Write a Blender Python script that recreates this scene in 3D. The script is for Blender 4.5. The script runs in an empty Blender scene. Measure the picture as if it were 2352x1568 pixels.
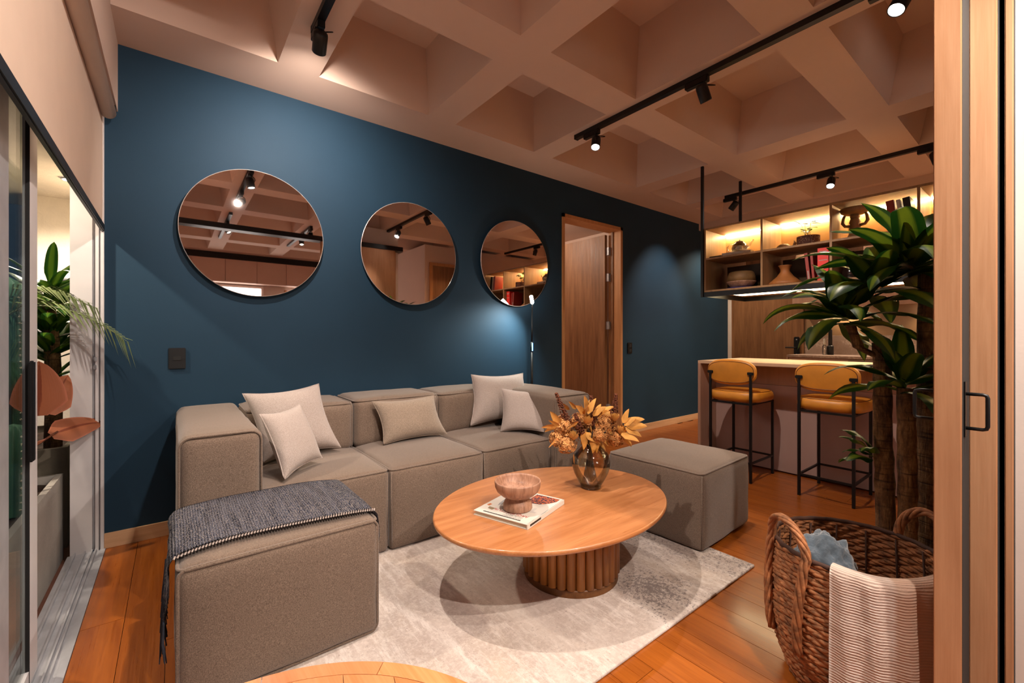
import bpy, bmesh, math, random
from mathutils import Vector, Matrix, noise as mnoise
R = math.radians
PI = math.pi
random.seed(7)
sc = bpy.context.scene
C = sc.collection
# ------------------------------------------------------------ camera, world, exposure
cd = bpy.data.cameras.new('camera'); cam = bpy.data.objects.new('camera', cd); C.objects.link(cam)
cd.sensor_width = 36.0; cd.lens = 36.0*995/2352; cd.shift_y = -8/2352; cd.clip_start = 0.02
cam.location = (0, 0, 1.1); cam.rotation_euler = (R(90), 0, R(52-90))
sc.camera = cam
w = bpy.data.worlds.new('night'); sc.world = w; w.use_nodes = True
w.node_tree.nodes['Background'].inputs[0].default_value = (.02, .035, .06, 1)
w.node_tree.nodes['Background'].inputs[1].default_value = .35
vs = sc.view_settings; vs.view_transform = 'Standard'; vs.look = 'None'; vs.exposure = 1.15; vs.gamma = 1.0
vs.use_curve_mapping = False
SPOT = 1.0           # global lamp power factor
def add_light(name, typ, loc, energy, color, aim=None, parent=None, **kw):
    l = bpy.data.lights.new(name, typ); l.energy = energy; l.color = color
    for k, v in kw.items(): setattr(l, k, v)
    o = bpy.data.objects.new(name, l); C.objects.link(o); o.location = loc
    if aim is not None: o.rotation_euler = Vector(aim).to_track_quat('-Z', 'Y').to_euler()
    if parent: o.parent = parent
    return o
# ------------------------------------------------------------ colour and material helpers
def lin(v):
    v /= 255.0
    return v/12.92 if v <= .04045 else ((v+.055)/1.055)**2.4
def rgb(r, g, b): return (lin(r), lin(g), lin(b), 1)
class NT:
    def __init__(s, name):
        s.m = bpy.data.materials.new(name); s.m.use_nodes = True; s.t = s.m.node_tree
        s.b = s.t.nodes['Principled BSDF']; s.out = s.t.nodes['Material Output']
    def n(s, typ, **kw):
        x = s.t.nodes.new(typ)
        for k, v in kw.items():
            if k in x.inputs: x.inputs[k].default_value = v
            else: setattr(x, k, v)
        return x
    def l(s, a, b): s.t.links.new(a, b)
    def coords(s, scale=(1, 1, 1), kind='Object', rot=(0, 0, 0)):
        tc = s.n('ShaderNodeTexCoord'); mp = s.n('ShaderNodeMapping')
        mp.inputs['Scale'].default_value = scale; mp.inputs['Rotation'].default_value = rot
        s.l(tc.outputs[kind], mp.inputs[0]); return mp.outputs[0]
    def noise(s, vec, scale, detail=3, rough=.5, w=None):
        x = s.n('ShaderNodeTexNoise'); x.inputs['Scale'].default_value = scale; x.inputs['Detail'].default_value = detail
        x.inputs['Roughness'].default_value = rough
        if w is not None: x.noise_dimensions = '4D'; s.l(w, x.inputs['W'])
        s.l(vec, x.inputs['Vector']); return x.outputs[0]
    def ramp(s, fac, stops):
        x = s.n('ShaderNodeValToRGB'); e = x.color_ramp.elements
        while len(e) < len(stops): e.new(.5)
        for i, (p, c) in enumerate(stops): e[i].position = p; e[i].color = c
        s.l(fac, x.inputs[0]); return x.outputs[0]
    def mix(s, fac, a, b, mode='MIX'):
        x = s.n('ShaderNodeMix'); x.data_type = 'RGBA'; x.blend_type = mode
        for i, v in ((0, fac), (6, a), (7, b)):
            if hasattr(v, 'links'): s.l(v, x.inputs[i])
            else: x.inputs[i].default_value = v
        return x.outputs[2]
    def math(s, op, a, b=0.0):
        x = s.n('ShaderNodeMath'); x.operation = op
        for i, v in ((0, a), (1, b)):
            if hasattr(v, 'links'): s.l(v, x.inputs[i])
            else: x.inputs[i].default_value = v
        return x.outputs[0]
    def bump(s, h, strength=.3, dist=.002):
        x = s.n('ShaderNodeBump'); x.inputs['Strength'].default_value = strength; x.inputs['Distance'].default_value = dist
        s.l(h, x.inputs['Height']); s.l(x.outputs[0], s.b.inputs['Normal'])
    def set(s, **kw):
        for k, v in kw.items():
            i = s.b.inputs[k.replace('_', ' ')]
            if hasattr(v, 'links'): s.l(v, i)
            else: i.default_value = v
        return s
def plain(name, col, rough=.5, metal=0.0, var=.08, scale=8, bump=0, bscale=150, spec=.5, emit=0, stretch=(1, 1, 1), sheen=0, coat=0):
    t = NT(name); v = t.coords(stretch)
    n = t.noise(v, scale, 4)
    a = tuple(max(0, c*(1-var)) for c in col[:3])+(1,); b = tuple(min(1, c*(1+var)) for c in col[:3])+(1,)
    colr = t.ramp(n, [(.3, a), (.7, b)])
    t.set(Base_Color=colr, Roughness=rough, Metallic=metal, Specular_IOR_Level=spec, Sheen_Weight=sheen, Coat_Weight=coat)
    if bump: t.bump(t.noise(t.coords(stretch), bscale, 2), bump)
    if emit: t.set(Emission_Color=col, Emission_Strength=emit)
    return t.m
def wood(name, dark, light, axis='x', scale=1.0, rough=.4, coat=0, spec=.4, rand=0.0, contrast=1.0):
    t = NT(name)
    st = {'x': (.8, 9, 9), 'y': (9, .8, 9), 'z': (9, 9, .8)}[axis]
    v = t.coords(tuple(s*scale for s in st))
    w = None
    oi = t.n('ShaderNodeObjectInfo')
    w = t.math('MULTIPLY', oi.outputs['Random'], 40.0)
    warp = t.noise(v, .9, 2, .5, w)
    vm = t.n('ShaderNodeVectorMath'); vm.operation = 'SCALE'; vm.inputs[3].default_value = .9
    cx = t.n('ShaderNodeCombineXYZ')
    for i in range(3): t.l(warp, cx.inputs[i])
    t.l(cx.outputs[0], vm.inputs[0])
    va = t.n('ShaderNodeVectorMath'); va.operation = 'ADD'; t.l(v, va.inputs[0]); t.l(vm.outputs[0], va.inputs[1])
    n1 = t.noise(va.outputs[0], 2.2, 6, .62, w)
    st2 = {'x': (3, 160, 160), 'y': (160, 3, 160), 'z': (160, 160, 3)}[axis]
    n2 = t.noise(t.coords(tuple(s*scale for s in st2)), 1.0, 3, .6, w)
    f = t.math('ADD', t.math('MULTIPLY', n1, .7), t.math('MULTIPLY', n2, .3))
    c = t.ramp(f, [(.5-.16/contrast, dark), (.5, tuple((a+b)/2 for a, b in zip(dark, light))), (.5+.16/contrast, light)])
    if rand:
        k = t.ramp(oi.outputs['Random'], [(0, (1-rand, 1-rand*1.1, 1-rand*1.3, 1)), (.5, (1, 1, 1, 1)), (1, (1+rand*.5, 1+rand*.45, 1+rand*.3, 1))])
        c = t.mix(1.0, c, k, 'MULTIPLY')
    t.set(Base_Color=c, Roughness=t.ramp(n2, [(.3, (rough*.8,)*3+(1,)), (.7, (min(1, rough*1.25),)*3+(1,))]), Specular_IOR_Level=spec, Coat_Weight=coat, Coat_Roughness=.12)
    t.bump(n2, .12, .001)
    return t.m
def fabric(name, a, b, scale=420, rough=.95, stripes=None, bump=.5, streak=(1, 1, 1), mottled=.5):
    t = NT(name)
    n1 = t.noise(t.coords((1.0, 1.0, .35)), scale, 3, .7)
    n2 = t.noise(t.coords((.35, 1.0, 1.0)), scale, 3, .7)
    big = t.noise(t.coords(streak), 5, 3)
    f = t.math('ADD', t.math('MULTIPLY', n1, .5), t.math('MULTIPLY', n2, .5))
    c = t.ramp(f, [(.36, a), (.64, b)])
    c = t.mix(t.math('MULTIPLY', big, .25*mottled*2), c, a)
    t.set(Base_Color=c, Roughness=rough, Specular_IOR_Level=.15, Sheen_Weight=.25, Sheen_Roughness=.5)
    t.bump(f, bump, .002)
    return t.m
def emitter(name, col, s):
    t = NT(name)
    e = t.n('ShaderNodeEmission'); e.inputs[0].default_value = col; e.inputs[1].default_value = s
    t.l(e.outputs[0], t.out.inputs[0]); return t.m
def clear(name, tint, refl=.08, rough=.02, edge=.5, k=.8):
    t = NT(name)
    tr = t.n('ShaderNodeBsdfTransparent'); tr.inputs[0].default_value = tint
    gl = t.n('ShaderNodeBsdfGlossy'); gl.inputs['Roughness'].default_value = rough
    fr = t.n('ShaderNodeLayerWeight'); fr.inputs[0].default_value = edge
    f = t.math('ADD', t.math('MULTIPLY', fr.outputs['Fresnel'], k), refl)
    mx = t.n('ShaderNodeMixShader'); t.l(t.math('MINIMUM', f, 1.0), mx.inputs[0]); t.l(tr.outputs[0], mx.inputs[1]); t.l(gl.outputs[0], mx.inputs[2])
    t.l(mx.outputs[0], t.out.inputs[0]); return t.m
def leafmat(name, dark, light, edge=None, rough=.35, trans=.25, stripe=True):
    t = NT(name)
    uv = t.n('ShaderNodeUVMap'); sp = t.n('ShaderNodeSeparateXYZ'); t.l(uv.outputs[0], sp.inputs[0])
    d = t.math('ABSOLUTE', t.math('SUBTRACT', sp.outputs[0], .5))
    veins = t.noise(t.coords((1, 1, 1), 'UV'), 3, 3)
    mp = t.coords((40, 2, 1), 'UV'); vn = t.noise(mp, 1, 2)
    dd = t.math('ADD', d, t.math('MULTIPLY', t.math('SUBTRACT', vn, .5), .12))
    if stripe: c = t.ramp(dd, [(.03, light), (.14, light), (.27, dark), (.5, dark)])
    else: c = t.ramp(dd, [(.0, light), (.035, light), (.06, dark), (.42, dark), (.5, edge or dark)])
    c = t.mix(t.math('MULTIPLY', veins, .5), c, dark)
    t.set(Base_Color=c, Roughness=rough, Specular_IOR_Level=.5)
    tl = t.n('ShaderNodeBsdfTranslucent'); t.l(c, tl.inputs[0])
    mx = t.n('ShaderNodeMixShader'); mx.inputs[0].default_value = trans
    t.l(t.b.outputs[0], mx.inputs[1]); t.l(tl.outputs[0], mx.inputs[2]); t.l(mx.outputs[0], t.out.inputs[0])
    t.bump(vn, .2, .002)
    return t.m
M = {}
M['blue'] = plain('blue_paint', rgb(30, 56, 75), .66, var=.05, scale=3, bump=.12, bscale=260, spec=.22)
M['ceil'] = plain('ceiling_paint', rgb(212, 186, 170), .75, var=.02, scale=3, bump=.12, bscale=220, spec=.2)
M['white'] = plain('white_paint', rgb(222, 208, 198), .6, var=.03, bump=.08)
M['stucco'] = plain('stucco', rgb(226, 214, 196), .85, var=.05, bump=.9, bscale=60)
M['black'] = plain('black_metal', rgb(14, 14, 15), .42, var=.2, spec=.4)
M['blackm'] = plain('black_matte', rgb(12, 12, 12), .75, var=.2)
M['alu'] = plain('aluminium', rgb(176, 176, 180), .42, .35, var=.12, scale=14)
M['aluw'] = plain('white_aluminium', rgb(205, 200, 200), .5, 0, var=.06, scale=6, bump=.05)
M['plank'] = wood('floor_wood', rgb(122, 58, 13), rgb(168, 92, 27), 'y', 1.3, .32, .25, .5, .13, .8)
M['base'] = wood('baseboard_wood', rgb(196, 152, 112), rgb(226, 186, 146), 'x', 1.2, .5)
M['oakz'] = wood('oak_door', rgb(106, 70, 42), rgb(156, 110, 72), 'z', 1.2, .5, contrast=.9)
M['oakx'] = wood('oak_frame', rgb(168, 116, 72), rgb(204, 150, 100), 'z', 1.5, .5, contrast=.7)
M['slide'] = wood('sliding_door_wood', rgb(170, 122, 86), rgb(200, 154, 116), 'z', 1.6, .5, contrast=.7)
M['table'] = wood('table_oak', rgb(152, 90, 46), rgb(198, 134, 84), 'x', 1.3, .33, .25, .5, contrast=.9)
M['tablez'] = wood('table_oak_upright', rgb(134, 80, 36), rgb(186, 122, 62), 'z', 1.6, .42, .1, .4, .16, .9)
M['tdark'] = wood('dark_oak', rgb(84, 48, 20), rgb(120, 76, 36), 'x', 1.6, .5)
M['near'] = wood('side_table_wood', rgb(196, 116, 64), rgb(228, 158, 106), 'y', 1.4, .17, .6, .6, .14, .8)
M['cab'] = wood('kitchen_laminate', rgb(150, 114, 94), rgb(176, 138, 116), 'z', .8, .5, contrast=.8)
M['caby'] = wood('island_laminate', rgb(178, 146, 118), rgb(204, 172, 142), 'y', .9, .45, contrast=.7)
M['panel'] = plain('island_panel', rgb(172, 142, 132), .6, var=.04, scale=4)
M['shelf'] = wood('shelf_wood', rgb(122, 90, 58), rgb(158, 120, 80), 'z', 1.4, .5, contrast=.8)
M['shelfed'] = plain('shelf_edge', rgb(150, 112, 90), .5, var=.08)
M['shback'] = plain('shelf_back', rgb(186, 146, 92), .5, var=.05, scale=3)
M['smoked'] = plain('smoked_panel', rgb(70, 52, 26), .3, var=.1)
M['pink'] = plain('pale_cabinet', rgb(206, 170, 152), .5, var=.02)
M['sofa'] = fabric('sofa_fabric', rgb(72, 58, 48), rgb(142, 121, 105), 640)
M['pipe'] = fabric('piping_fabric', rgb(74, 60, 51), rgb(138, 118, 102), 520)
M['cushl'] = fabric('light_linen', rgb(128, 113, 106), rgb(190, 176, 167), 640, bump=.35)
M['cushd'] = fabric('taupe_linen', rgb(100, 84, 72), rgb(168, 150, 132), 560)
M['leather'] = plain('tan_leather', rgb(204, 132, 40), .42, var=.14, scale=9, bump=.15, bscale=180)
M['stitch'] = plain('leather_seam', rgb(120, 64, 18), .55, var=.1)
M['marble'] = None
M['concrete'] = plain('concrete', rgb(178, 170, 160), .85, var=.1, scale=6, bump=.5, bscale=70)
M['concreted'] = plain('dark_concrete', rgb(120, 110, 96), .85, var=.12, scale=6, bump=.5, bscale=70)
M['soil'] = plain('soil', rgb(58, 40, 28), .95, var=.5, scale=60, bump=1, bscale=90)
M['tile'] = plain('terracotta_tile', rgb(112, 70, 54), .7, var=.15)
t = NT('dracaena_bark'); rg = t.noise(t.coords((3, 3, 60)), 1, 4, .7); pt = t.noise(t.coords((22, 22, 9)), 1, 4, .7)
cr = t.noise(t.coords((120, 120, 12)), 1, 3, .6)
c = t.ramp(pt, [(.35, rgb(66, 44, 24)), (.5, rgb(112, 80, 46)), (.66, rgb(150, 116, 74))])
c = t.mix(t.ramp(rg, [(.36, (.8, .8, .8, 1)), (.46, (0, 0, 0, 1))]), c, rgb(44, 30, 18)); c = t.mix(t.ramp(cr, [(.34, (.7, .7, .7, 1)), (.44, (0, 0, 0, 1))]), c, rgb(52, 36, 20))
t.set(Base_Color=c, Roughness=.85); t.bump(t.math('ADD', rg, cr), 1.0, .006); M['bark'] = t.m
M['leaf'] = leafmat('corn_plant_leaf', rgb(28, 68, 20), rgb(126, 148, 36))
M['leafd'] = leafmat('dark_plant_leaf', rgb(34, 74, 22), rgb(96, 130, 34))
M['palm'] = plain('palm_leaf', rgb(104, 116, 70), .5, var=.3, scale=14)
M['rubber'] = leafmat('rubber_leaf', rgb(160, 92, 60), rgb(110, 44, 24), rgb(196, 116, 90), .4, .3, stripe=False)
M['cactus'] = plain('cactus_skin', rgb(52, 92, 66), .6, var=.2, scale=12)
M['spine'] = plain('cactus_areole', rgb(196, 188, 160), .8)
M['mirror'] = NT('mirror_glass').set(Base_Color=rgb(236, 226, 222), Metallic=1.0, Roughness=.015).m
M['rim'] = plain('mirror_rim', rgb(30, 28, 28), .5)
M['edge'] = plain('mirror_bevel', rgb(220, 210, 206), .25, .6)
M['glass'] = clear('window_glass', (.86, .9, .9, 1), .05, .02, .3, .35)
M['teaglass'] = clear('teapot_glass', (.97, .96, .93, 1), .06, .02, .55)
M['amber'] = clear('amber_glass', (.99, .955, .87, 1), .035, .02, .3)
M['amberd'] = clear('thick_amber_glass', (.6, .4, .2, 1), .1, .02, .4)
M['darkglass'] = plain('dark_bottle_glass', rgb(26, 16, 14), .12, var=.2, coat=.5)
M['blind'] = plain('blind_fabric', rgb(214, 190, 172), .9, var=.02, bump=.15, bscale=500, spec=.1)
M['fleece'] = plain('grey_fleece', rgb(84, 96, 106), .98, var=.25, scale=30, bump=1, bscale=120, sheen=.5)
M['walnut'] = wood('bowl_wood', rgb(128, 88, 66), rgb(196, 150, 122), 'z', .8, .5, contrast=1.3)
M['paper'] = plain('book_paper', rgb(206, 198, 186), .6, var=.03)
M['pages'] = plain('book_pages', rgb(196, 184, 164), .8, var=.1, stretch=(1, 1, 60))
M['grey'] = plain('grey_print', rgb(150, 146, 144), .6, var=.15, scale=60)
M['ink'] = plain('black_print', rgb(28, 26, 26), .6)
M['redink'] = plain('red_print', rgb(176, 44, 34), .6)
M['red'] = plain('red_cover', rgb(206, 34, 18), .5, var=.06)
M['reddk'] = plain('dark_red_cover', rgb(138, 36, 20), .5, var=.1)
M['blackbk'] = plain('black_cover', rgb(24, 26, 24), .5)
M['clay'] = plain('clay', rgb(152, 92, 42), .6, var=.2)
M['bronze'] = plain('carved_wood', rgb(134, 100, 60), .6, var=.25, scale=14)
M['terr'] = None
M['led'] = emitter('led_strip', (1.0, .74, .38, 1), 85)
M['led2'] = emitter('led_strip_under', (1.0, .8, .46, 1), 7)
M['lampface'] = emitter('lamp_face', (1.0, .93, .86, 1), 60)
M['lampdim'] = emitter('lamp_face_dim', (1.0, .85, .7, 1), 1.6)
M['lampwarm'] = emitter('floor_lamp_face', (1.0, .95, .85, 1), 70)
M['blueled'] = emitter('blue_led', (.12, .4, 1.0, 1), 6)
M['bluelight'] = emitter('blue_light', (.02, .35, .8, 1), 1.2)
M['winlit'] = emitter('lit_window', (1.0, .95, .9, 1), 3.0)
t = NT('marble'); n = t.noise(t.coords((1, 1, 1)), 3.2, 8, .7)
vein = t.math('ABSOLUTE', t.math('SUBTRACT', n, .5))
t.set(Base_Color=t.ramp(vein, [(.0, rgb(190, 168, 152)), (.02, rgb(158, 134, 120)), (.2, rgb(140, 116, 102))]), Roughness=.35); M['marble'] = t.m
t = NT('terrazzo'); vo = t.n('ShaderNodeTexVoronoi'); vo.inputs['Scale'].default_value = 90; t.l(t.coords(), vo.inputs[0])
t.set(Base_Color=t.ramp(vo.outputs['Distance'], [(.18, rgb(190, 160, 130)), (.24, rgb(84, 48, 36))]), Roughness=.8); M['terr'] = t.m
# distressed rug
t = NT('rug_pile')
n1 = t.noise(t.coords((1, 1, 1)), 60, 6, .75); n2 = t.noise(t.coords((1.2, .5, 1), rot=(0, 0, R(35))), 2.4, 4, .6)
n3 = t.noise(t.coords((1, 1, 1)), 260, 3, .7); sx = t.n('ShaderNodeSeparateXYZ'); t.l(t.coords(), sx.inputs[0])
basec = t.ramp(n2, [(.35, rgb(196, 178, 162)), (.5, rgb(182, 166, 156)), (.65, rgb(210, 196, 186))])
basec = t.mix(t.ramp(n1, [(.45, (0, 0, 0, 1)), (.6, (.55, .55, .55, 1))]), basec, rgb(222, 210, 200))
# darker wear towards the far right end of the rug (its woven design)
n4 = t.noise(t.coords((1, 1, 1)), 75, 5, .8); st = t.noise(t.coords((26, 5, 1), rot=(0, 0, R(-40))), 1, 5, .75)
basec = t.mix(t.ramp(st, [(.5, (0, 0, 0, 1)), (.64, (.65, .65, .65, 1))]), basec, rgb(232, 222, 214))
g = t.math('ADD', t.math('MULTIPLY', sx.outputs[0], .34), t.math('MULTIPLY', n2, .7))
vd = t.n('ShaderNodeVectorMath'); vd.operation = 'DISTANCE'; vd.inputs[1].default_value = (.48, -.60, 0)
mp = t.coords((1, 1, 0)); t.l(mp, vd.inputs[0])
blob = t.math('MAXIMUM', t.math('SUBTRACT', .34, t.math('MULTIPLY', vd.outputs['Value'], 1.5)), 0.0)
mask = t.math('ADD', t.math('ADD', t.math('MULTIPLY', t.math('SUBTRACT', n4, .5), 1.9), g), blob)
dk = t.ramp(mask, [(.70, (0, 0, 0, 1)), (.86, (.85, .85, .85, 1))])
spk = t.ramp(n4, [(.60, (0, 0, 0, 1)), (.66, (.75, .75, .75, 1))])
basec = t.mix(spk, basec, rgb(140, 126, 120)); basec = t.mix(dk, basec, rgb(104, 94, 94))
basec = t.mix(t.math('MULTIPLY', n3, .35), basec, rgb(158, 142, 132))
t.set(Base_Color=basec, Roughness=.97, Specular_IOR_Level=.1, Sheen_Weight=.2); t.bump(n3, .6, .003); M['rug'] = t.m
# throw: slate yarn with pale flecks running along y
t = NT('throw_weave')
sx = t.n('ShaderNodeSeparateXYZ'); t.l(t.coords(), sx.inputs[0])
f1 = t.math('SINE', t.math('ADD', t.math('MULTIPLY', sx.outputs[0], 820.0), t.math('MULTIPLY', t.noise(t.coords((20, 4, 4)), 1, 2), 9.0)))
f2 = t.noise(t.coords((420, 110, 110)), 1, 2, .6); f3 = t.noise(t.coords((60, 5, 5)), 1, 2, .6)
c = t.ramp(t.math('ADD', t.math('MULTIPLY', f1, .2), f3), [(.25, rgb(44, 46, 58)), (.75, rgb(104, 106, 120))]); c = t.mix(t.ramp(f2, [(.50, (0, 0, 0, 1)), (.62, (.75, .75, .75, 1))]), c, rgb(182, 170, 162))
t.set(Base_Color=c, Roughness=.95, Specular_IOR_Level=.1); t.bump(f1, .5, .002); M['throw'] = t.m
M['fringe'] = plain('fringe_yarn', rgb(42, 44, 54), .95, var=.4, scale=60)
# cream ribbed blanket
t = NT('ribbed_blanket')
sx = t.n('ShaderNodeSeparateXYZ'); t.l(t.coords(kind='UV'), sx.inputs[0])
rib = t.math('SINE', t.math('ADD', t.math('MULTIPLY', sx.outputs[1], 520.0), t.math('MULTIPLY', t.noise(t.coords((1, 1, 1)), 30, 3), 3.0)))
fade = t.noise(t.coords((1, 1, 6)), 5, 4)
band = t.ramp(sx.outputs[0], [(0.0, rgb(250, 234, 222)), (.30, rgb(250, 234, 222)), (.32, rgb(224, 190, 166)), (1, rgb(216, 182, 158))])
c = t.mix(t.ramp(fade, [(.35, (0, 0, 0, 1)), (.65, (.6, .6, .6, 1))]), band, rgb(222, 196, 178))
c = t.mix(t.math('MULTIPLY', t.math('ADD', rib, 1.0), .12), c, rgb(170, 126, 100))
t.set(Base_Color=c, Roughness=.95, Specular_IOR_Level=.1); t.bump(rib, .4, .003); M['blanket'] = t.m
M['weave'] = plain('basket_fibre', rgb(146, 94, 56), .75, var=.6, scale=38, bump=.8, bscale=120)
M['weaved'] = plain('dark_basket_fibre', rgb(64, 36, 22), .8, var=.4, scale=30)
M['petal'] = plain('dried_petal', rgb(206, 146, 66), .7, var=.25, scale=22, sheen=.1)
M['petal2'] = plain('dried_blossom', rgb(204, 146, 86), .85, var=.4, scale=60)
M['spike'] = plain('dried_spike', rgb(98, 50, 26), .9, var=.4, scale=60)
M['stem'] = plain('dried_stem', rgb(52, 34, 16), .8, var=.4, scale=30)
# ------------------------------------------------------------ geometry helpers
def tag(o, label=None, cat=None, group=None, kind=None):
    if label: o['label'] = label
    if cat: o['category'] = cat
    if group: o['group'] = group
    if kind: o['kind'] = kind
    return o
def thing(name, label, cat, loc=(0, 0, 0), rz=0, group=None, kind=None):
    o = bpy.data.objects.new(name, None); C.objects.link(o); o.location = loc; o.rotation_euler = (0, 0, rz)
    o.empty_display_size = .05
    return tag(o, label, cat, group, kind)
def obj(name, bm, mat, parent=None, smooth=False, world=False, loc=None, rot=None, label=None):
    me = bm
    if isinstance(bm, bmesh.types.BMesh):
        me = bpy.data.meshes.new(name)
        if world and parent is not None and not parent.get('_w'):
            bm.transform(Matrix.Translation(-Vector(parent.location)))
        bm.normal_update(); bm.to_mesh(me); bm.free()
        if smooth:
            for p in me.polygons: p.use_smooth = True
        for m in (mat if isinstance(mat, (list, tuple)) else [mat]): me.materials.append(m)
    o = bpy.data.objects.new(name, me); C.objects.link(o)
    if parent: o.parent = parent
    if loc: o.location = loc
    if rot: o.rotation_euler = rot
    if label: o['label'] = label
    return o
def BM(): return bmesh.new()
def box(bm, x0, x1, y0, y1, z0, z1, mi=0, bev=0):
    r = bmesh.ops.create_cube(bm, size=1); vs_ = r['verts']
    bmesh.ops.scale(bm, vec=(abs(x1-x0), abs(y1-y0), abs(z1-z0)), verts=vs_)
    bmesh.ops.translate(bm, vec=((x0+x1)/2, (y0+y1)/2, (z0+z1)/2), verts=vs_)
    fs = set(f for v in vs_ for f in v.link_faces)
    for f in fs: f.material_index = mi
    if bev:
        es = list(set(e for f in fs for e in f.edges))
        bmesh.ops.bevel(bm, geom=es, offset=bev, segments=2, affect='EDGES')
    return bm
def mbox(*a, **k): return box(BM(), *a, **k)
def tube(bm, pts, r, n=8, closed=False, caps=True):
    P = [Vector(p) for p in pts]; N = len(P); rr = r if isinstance(r, (list, tuple)) else [r]*N
    rings = []; up = None
    for i, p in enumerate(P):
        a = P[(i-1) % N] if (closed or i > 0) else p; b = P[(i+1) % N] if (closed or i < N-1) else p
        d = (b-a).normalized() if (b-a).length > 1e-9 else Vector((0, 0, 1))
        if up is None: up = Vector((0, 0, 1)) if abs(d.z) < .9 else Vector((1, 0, 0))
        s = d.cross(up)
        if s.length < 1e-6: s = d.cross(Vector((0, 1, 0)))
        s.normalize(); up = s.cross(d).normalized()
        rings.append([bm.verts.new(p+(s*math.cos(2*PI*k/n)+up*math.sin(2*PI*k/n))*rr[i]) for k in range(n)])
    for i in range(N if closed else N-1):
        A = rings[i]; B = rings[(i+1) % N]
        off = 0
        if closed and i == N-1:
            off = min(range(n), key=lambda q: (A[0].co-B[q].co).length)
        for k in range(n): bm.faces.new((A[k], A[(k+1) % n], B[(k+1+off) % n], B[(k+off) % n]))
    if caps and not closed:
        bm.faces.new(rings[0][::-1]); bm.faces.new(rings[-1])
    return bm
def lathe(bm, prof, n=40, cx=0, cy=0, cz=0, close=False):
    rings = []
    for r, z in prof:
        if r < 1e-5: rings.append([bm.verts.new((cx, cy, cz+z))])
        else: rings.append([bm.verts.new((cx+r*math.cos(2*PI*k/n), cy+r*math.sin(2*PI*k/n), cz+z)) for k in range(n)])
    for A, B in zip(rings, rings[1:]):
        if len(A) == 1 and len(B) == 1: continue
        for k in range(n):
            k2 = (k+1) % n
            if len(A) == 1: bm.faces.new((A[0], B[k2], B[k]))
            elif len(B) == 1: bm.faces.new((A[k], A[k2], B[0]))
            else: bm.faces.new((A[k], A[k2], B[k2], B[k]))
    return bm
def rounded(hx, hy, hz, r, puff={}, n=9, wrinkle=0.0, seed=0):
    """soft block with rounded edges; puff = {'+z': amount,...}"""
    bm = BM()
    def axis(h):
        a = [-h, -h+r*.25, -h+r*.6, -h+r]; k = [(-h+r)+(2*h-2*r)*i/n for i in range(1, n)]
        return a+k+[-q for q in a[::-1]]
    X, Y, Z = axis(hx), axis(hy), axis(hz); H = (hx, hy, hz); cache = {}
    def vert(p):
        key = tuple(round(c, 5) for c in p)
        if key in cache: return cache[key]
        q = Vector([max(-H[i]+r, min(H[i]-r, p[i])) for i in range(3)]); d = Vector(p)-q
        v = q+d.normalized()*r if d.length > 1e-9 else Vector(p)
        for f, am in puff.items():
            ax = 'xyz'.index(f[1]); sg = 1 if f[0] == '+' else -1
            if sg*p[ax] > H[ax]-1e-6:
                o = [i for i in range(3) if i != ax]
                u = p[o[0]]/H[o[0]]; w_ = p[o[1]]/H[o[1]]
                v[ax] += sg*am*((1-u**4)*(1-w_**4))**.8
        if wrinkle:
            nn = mnoise.noise(Vector(v)*7+Vector((seed, 0, 0)))
            v += d.normalized()*nn*wrinkle if d.length > 1e-9 else Vector((0, 0, 0))
        cache[key] = bm.verts.new(v); return cache[key]
    def face(fn, A, B, flip):
        for i in range(len(A)-1):
            for j in range(len(B)-1):
                vs_ = [vert(fn(A[i], B[j])), vert(fn(A[i+1], B[j])), vert(fn(A[i+1], B[j+1])), vert(fn(A[i], B[j+1]))]
                if flip: vs_.reverse()
                try: bm.faces.new(vs_)
                except ValueError: pass
    face(lambda a, b: (a, b, hz), X, Y, False); face(lambda a, b: (a, b, -hz), X, Y, True)
    face(lambda a, b: (a, hy, b), X, Z, True); face(lambda a, b: (a, -hy, b), X, Z, False)
    face(lambda a, b: (hx, a, b), Y, Z, False); face(lambda a, b: (-hx, a, b), Y, Z, True)
    return bm
def rrect(hx, hy, r, n=5):
    """rounded rectangle outline in 2D"""
    out = []
    for cx, cy, a0 in ((hx-r, hy-r, 0), (-hx+r, hy-r, 90), (-hx+r, -hy+r, 180), (hx-r, -hy+r, 270)):
        for k in range(n+1):
            a = R(a0+90*k/n); out.append((cx+r*math.cos(a), cy+r*math.sin(a)))
    return out
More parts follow.
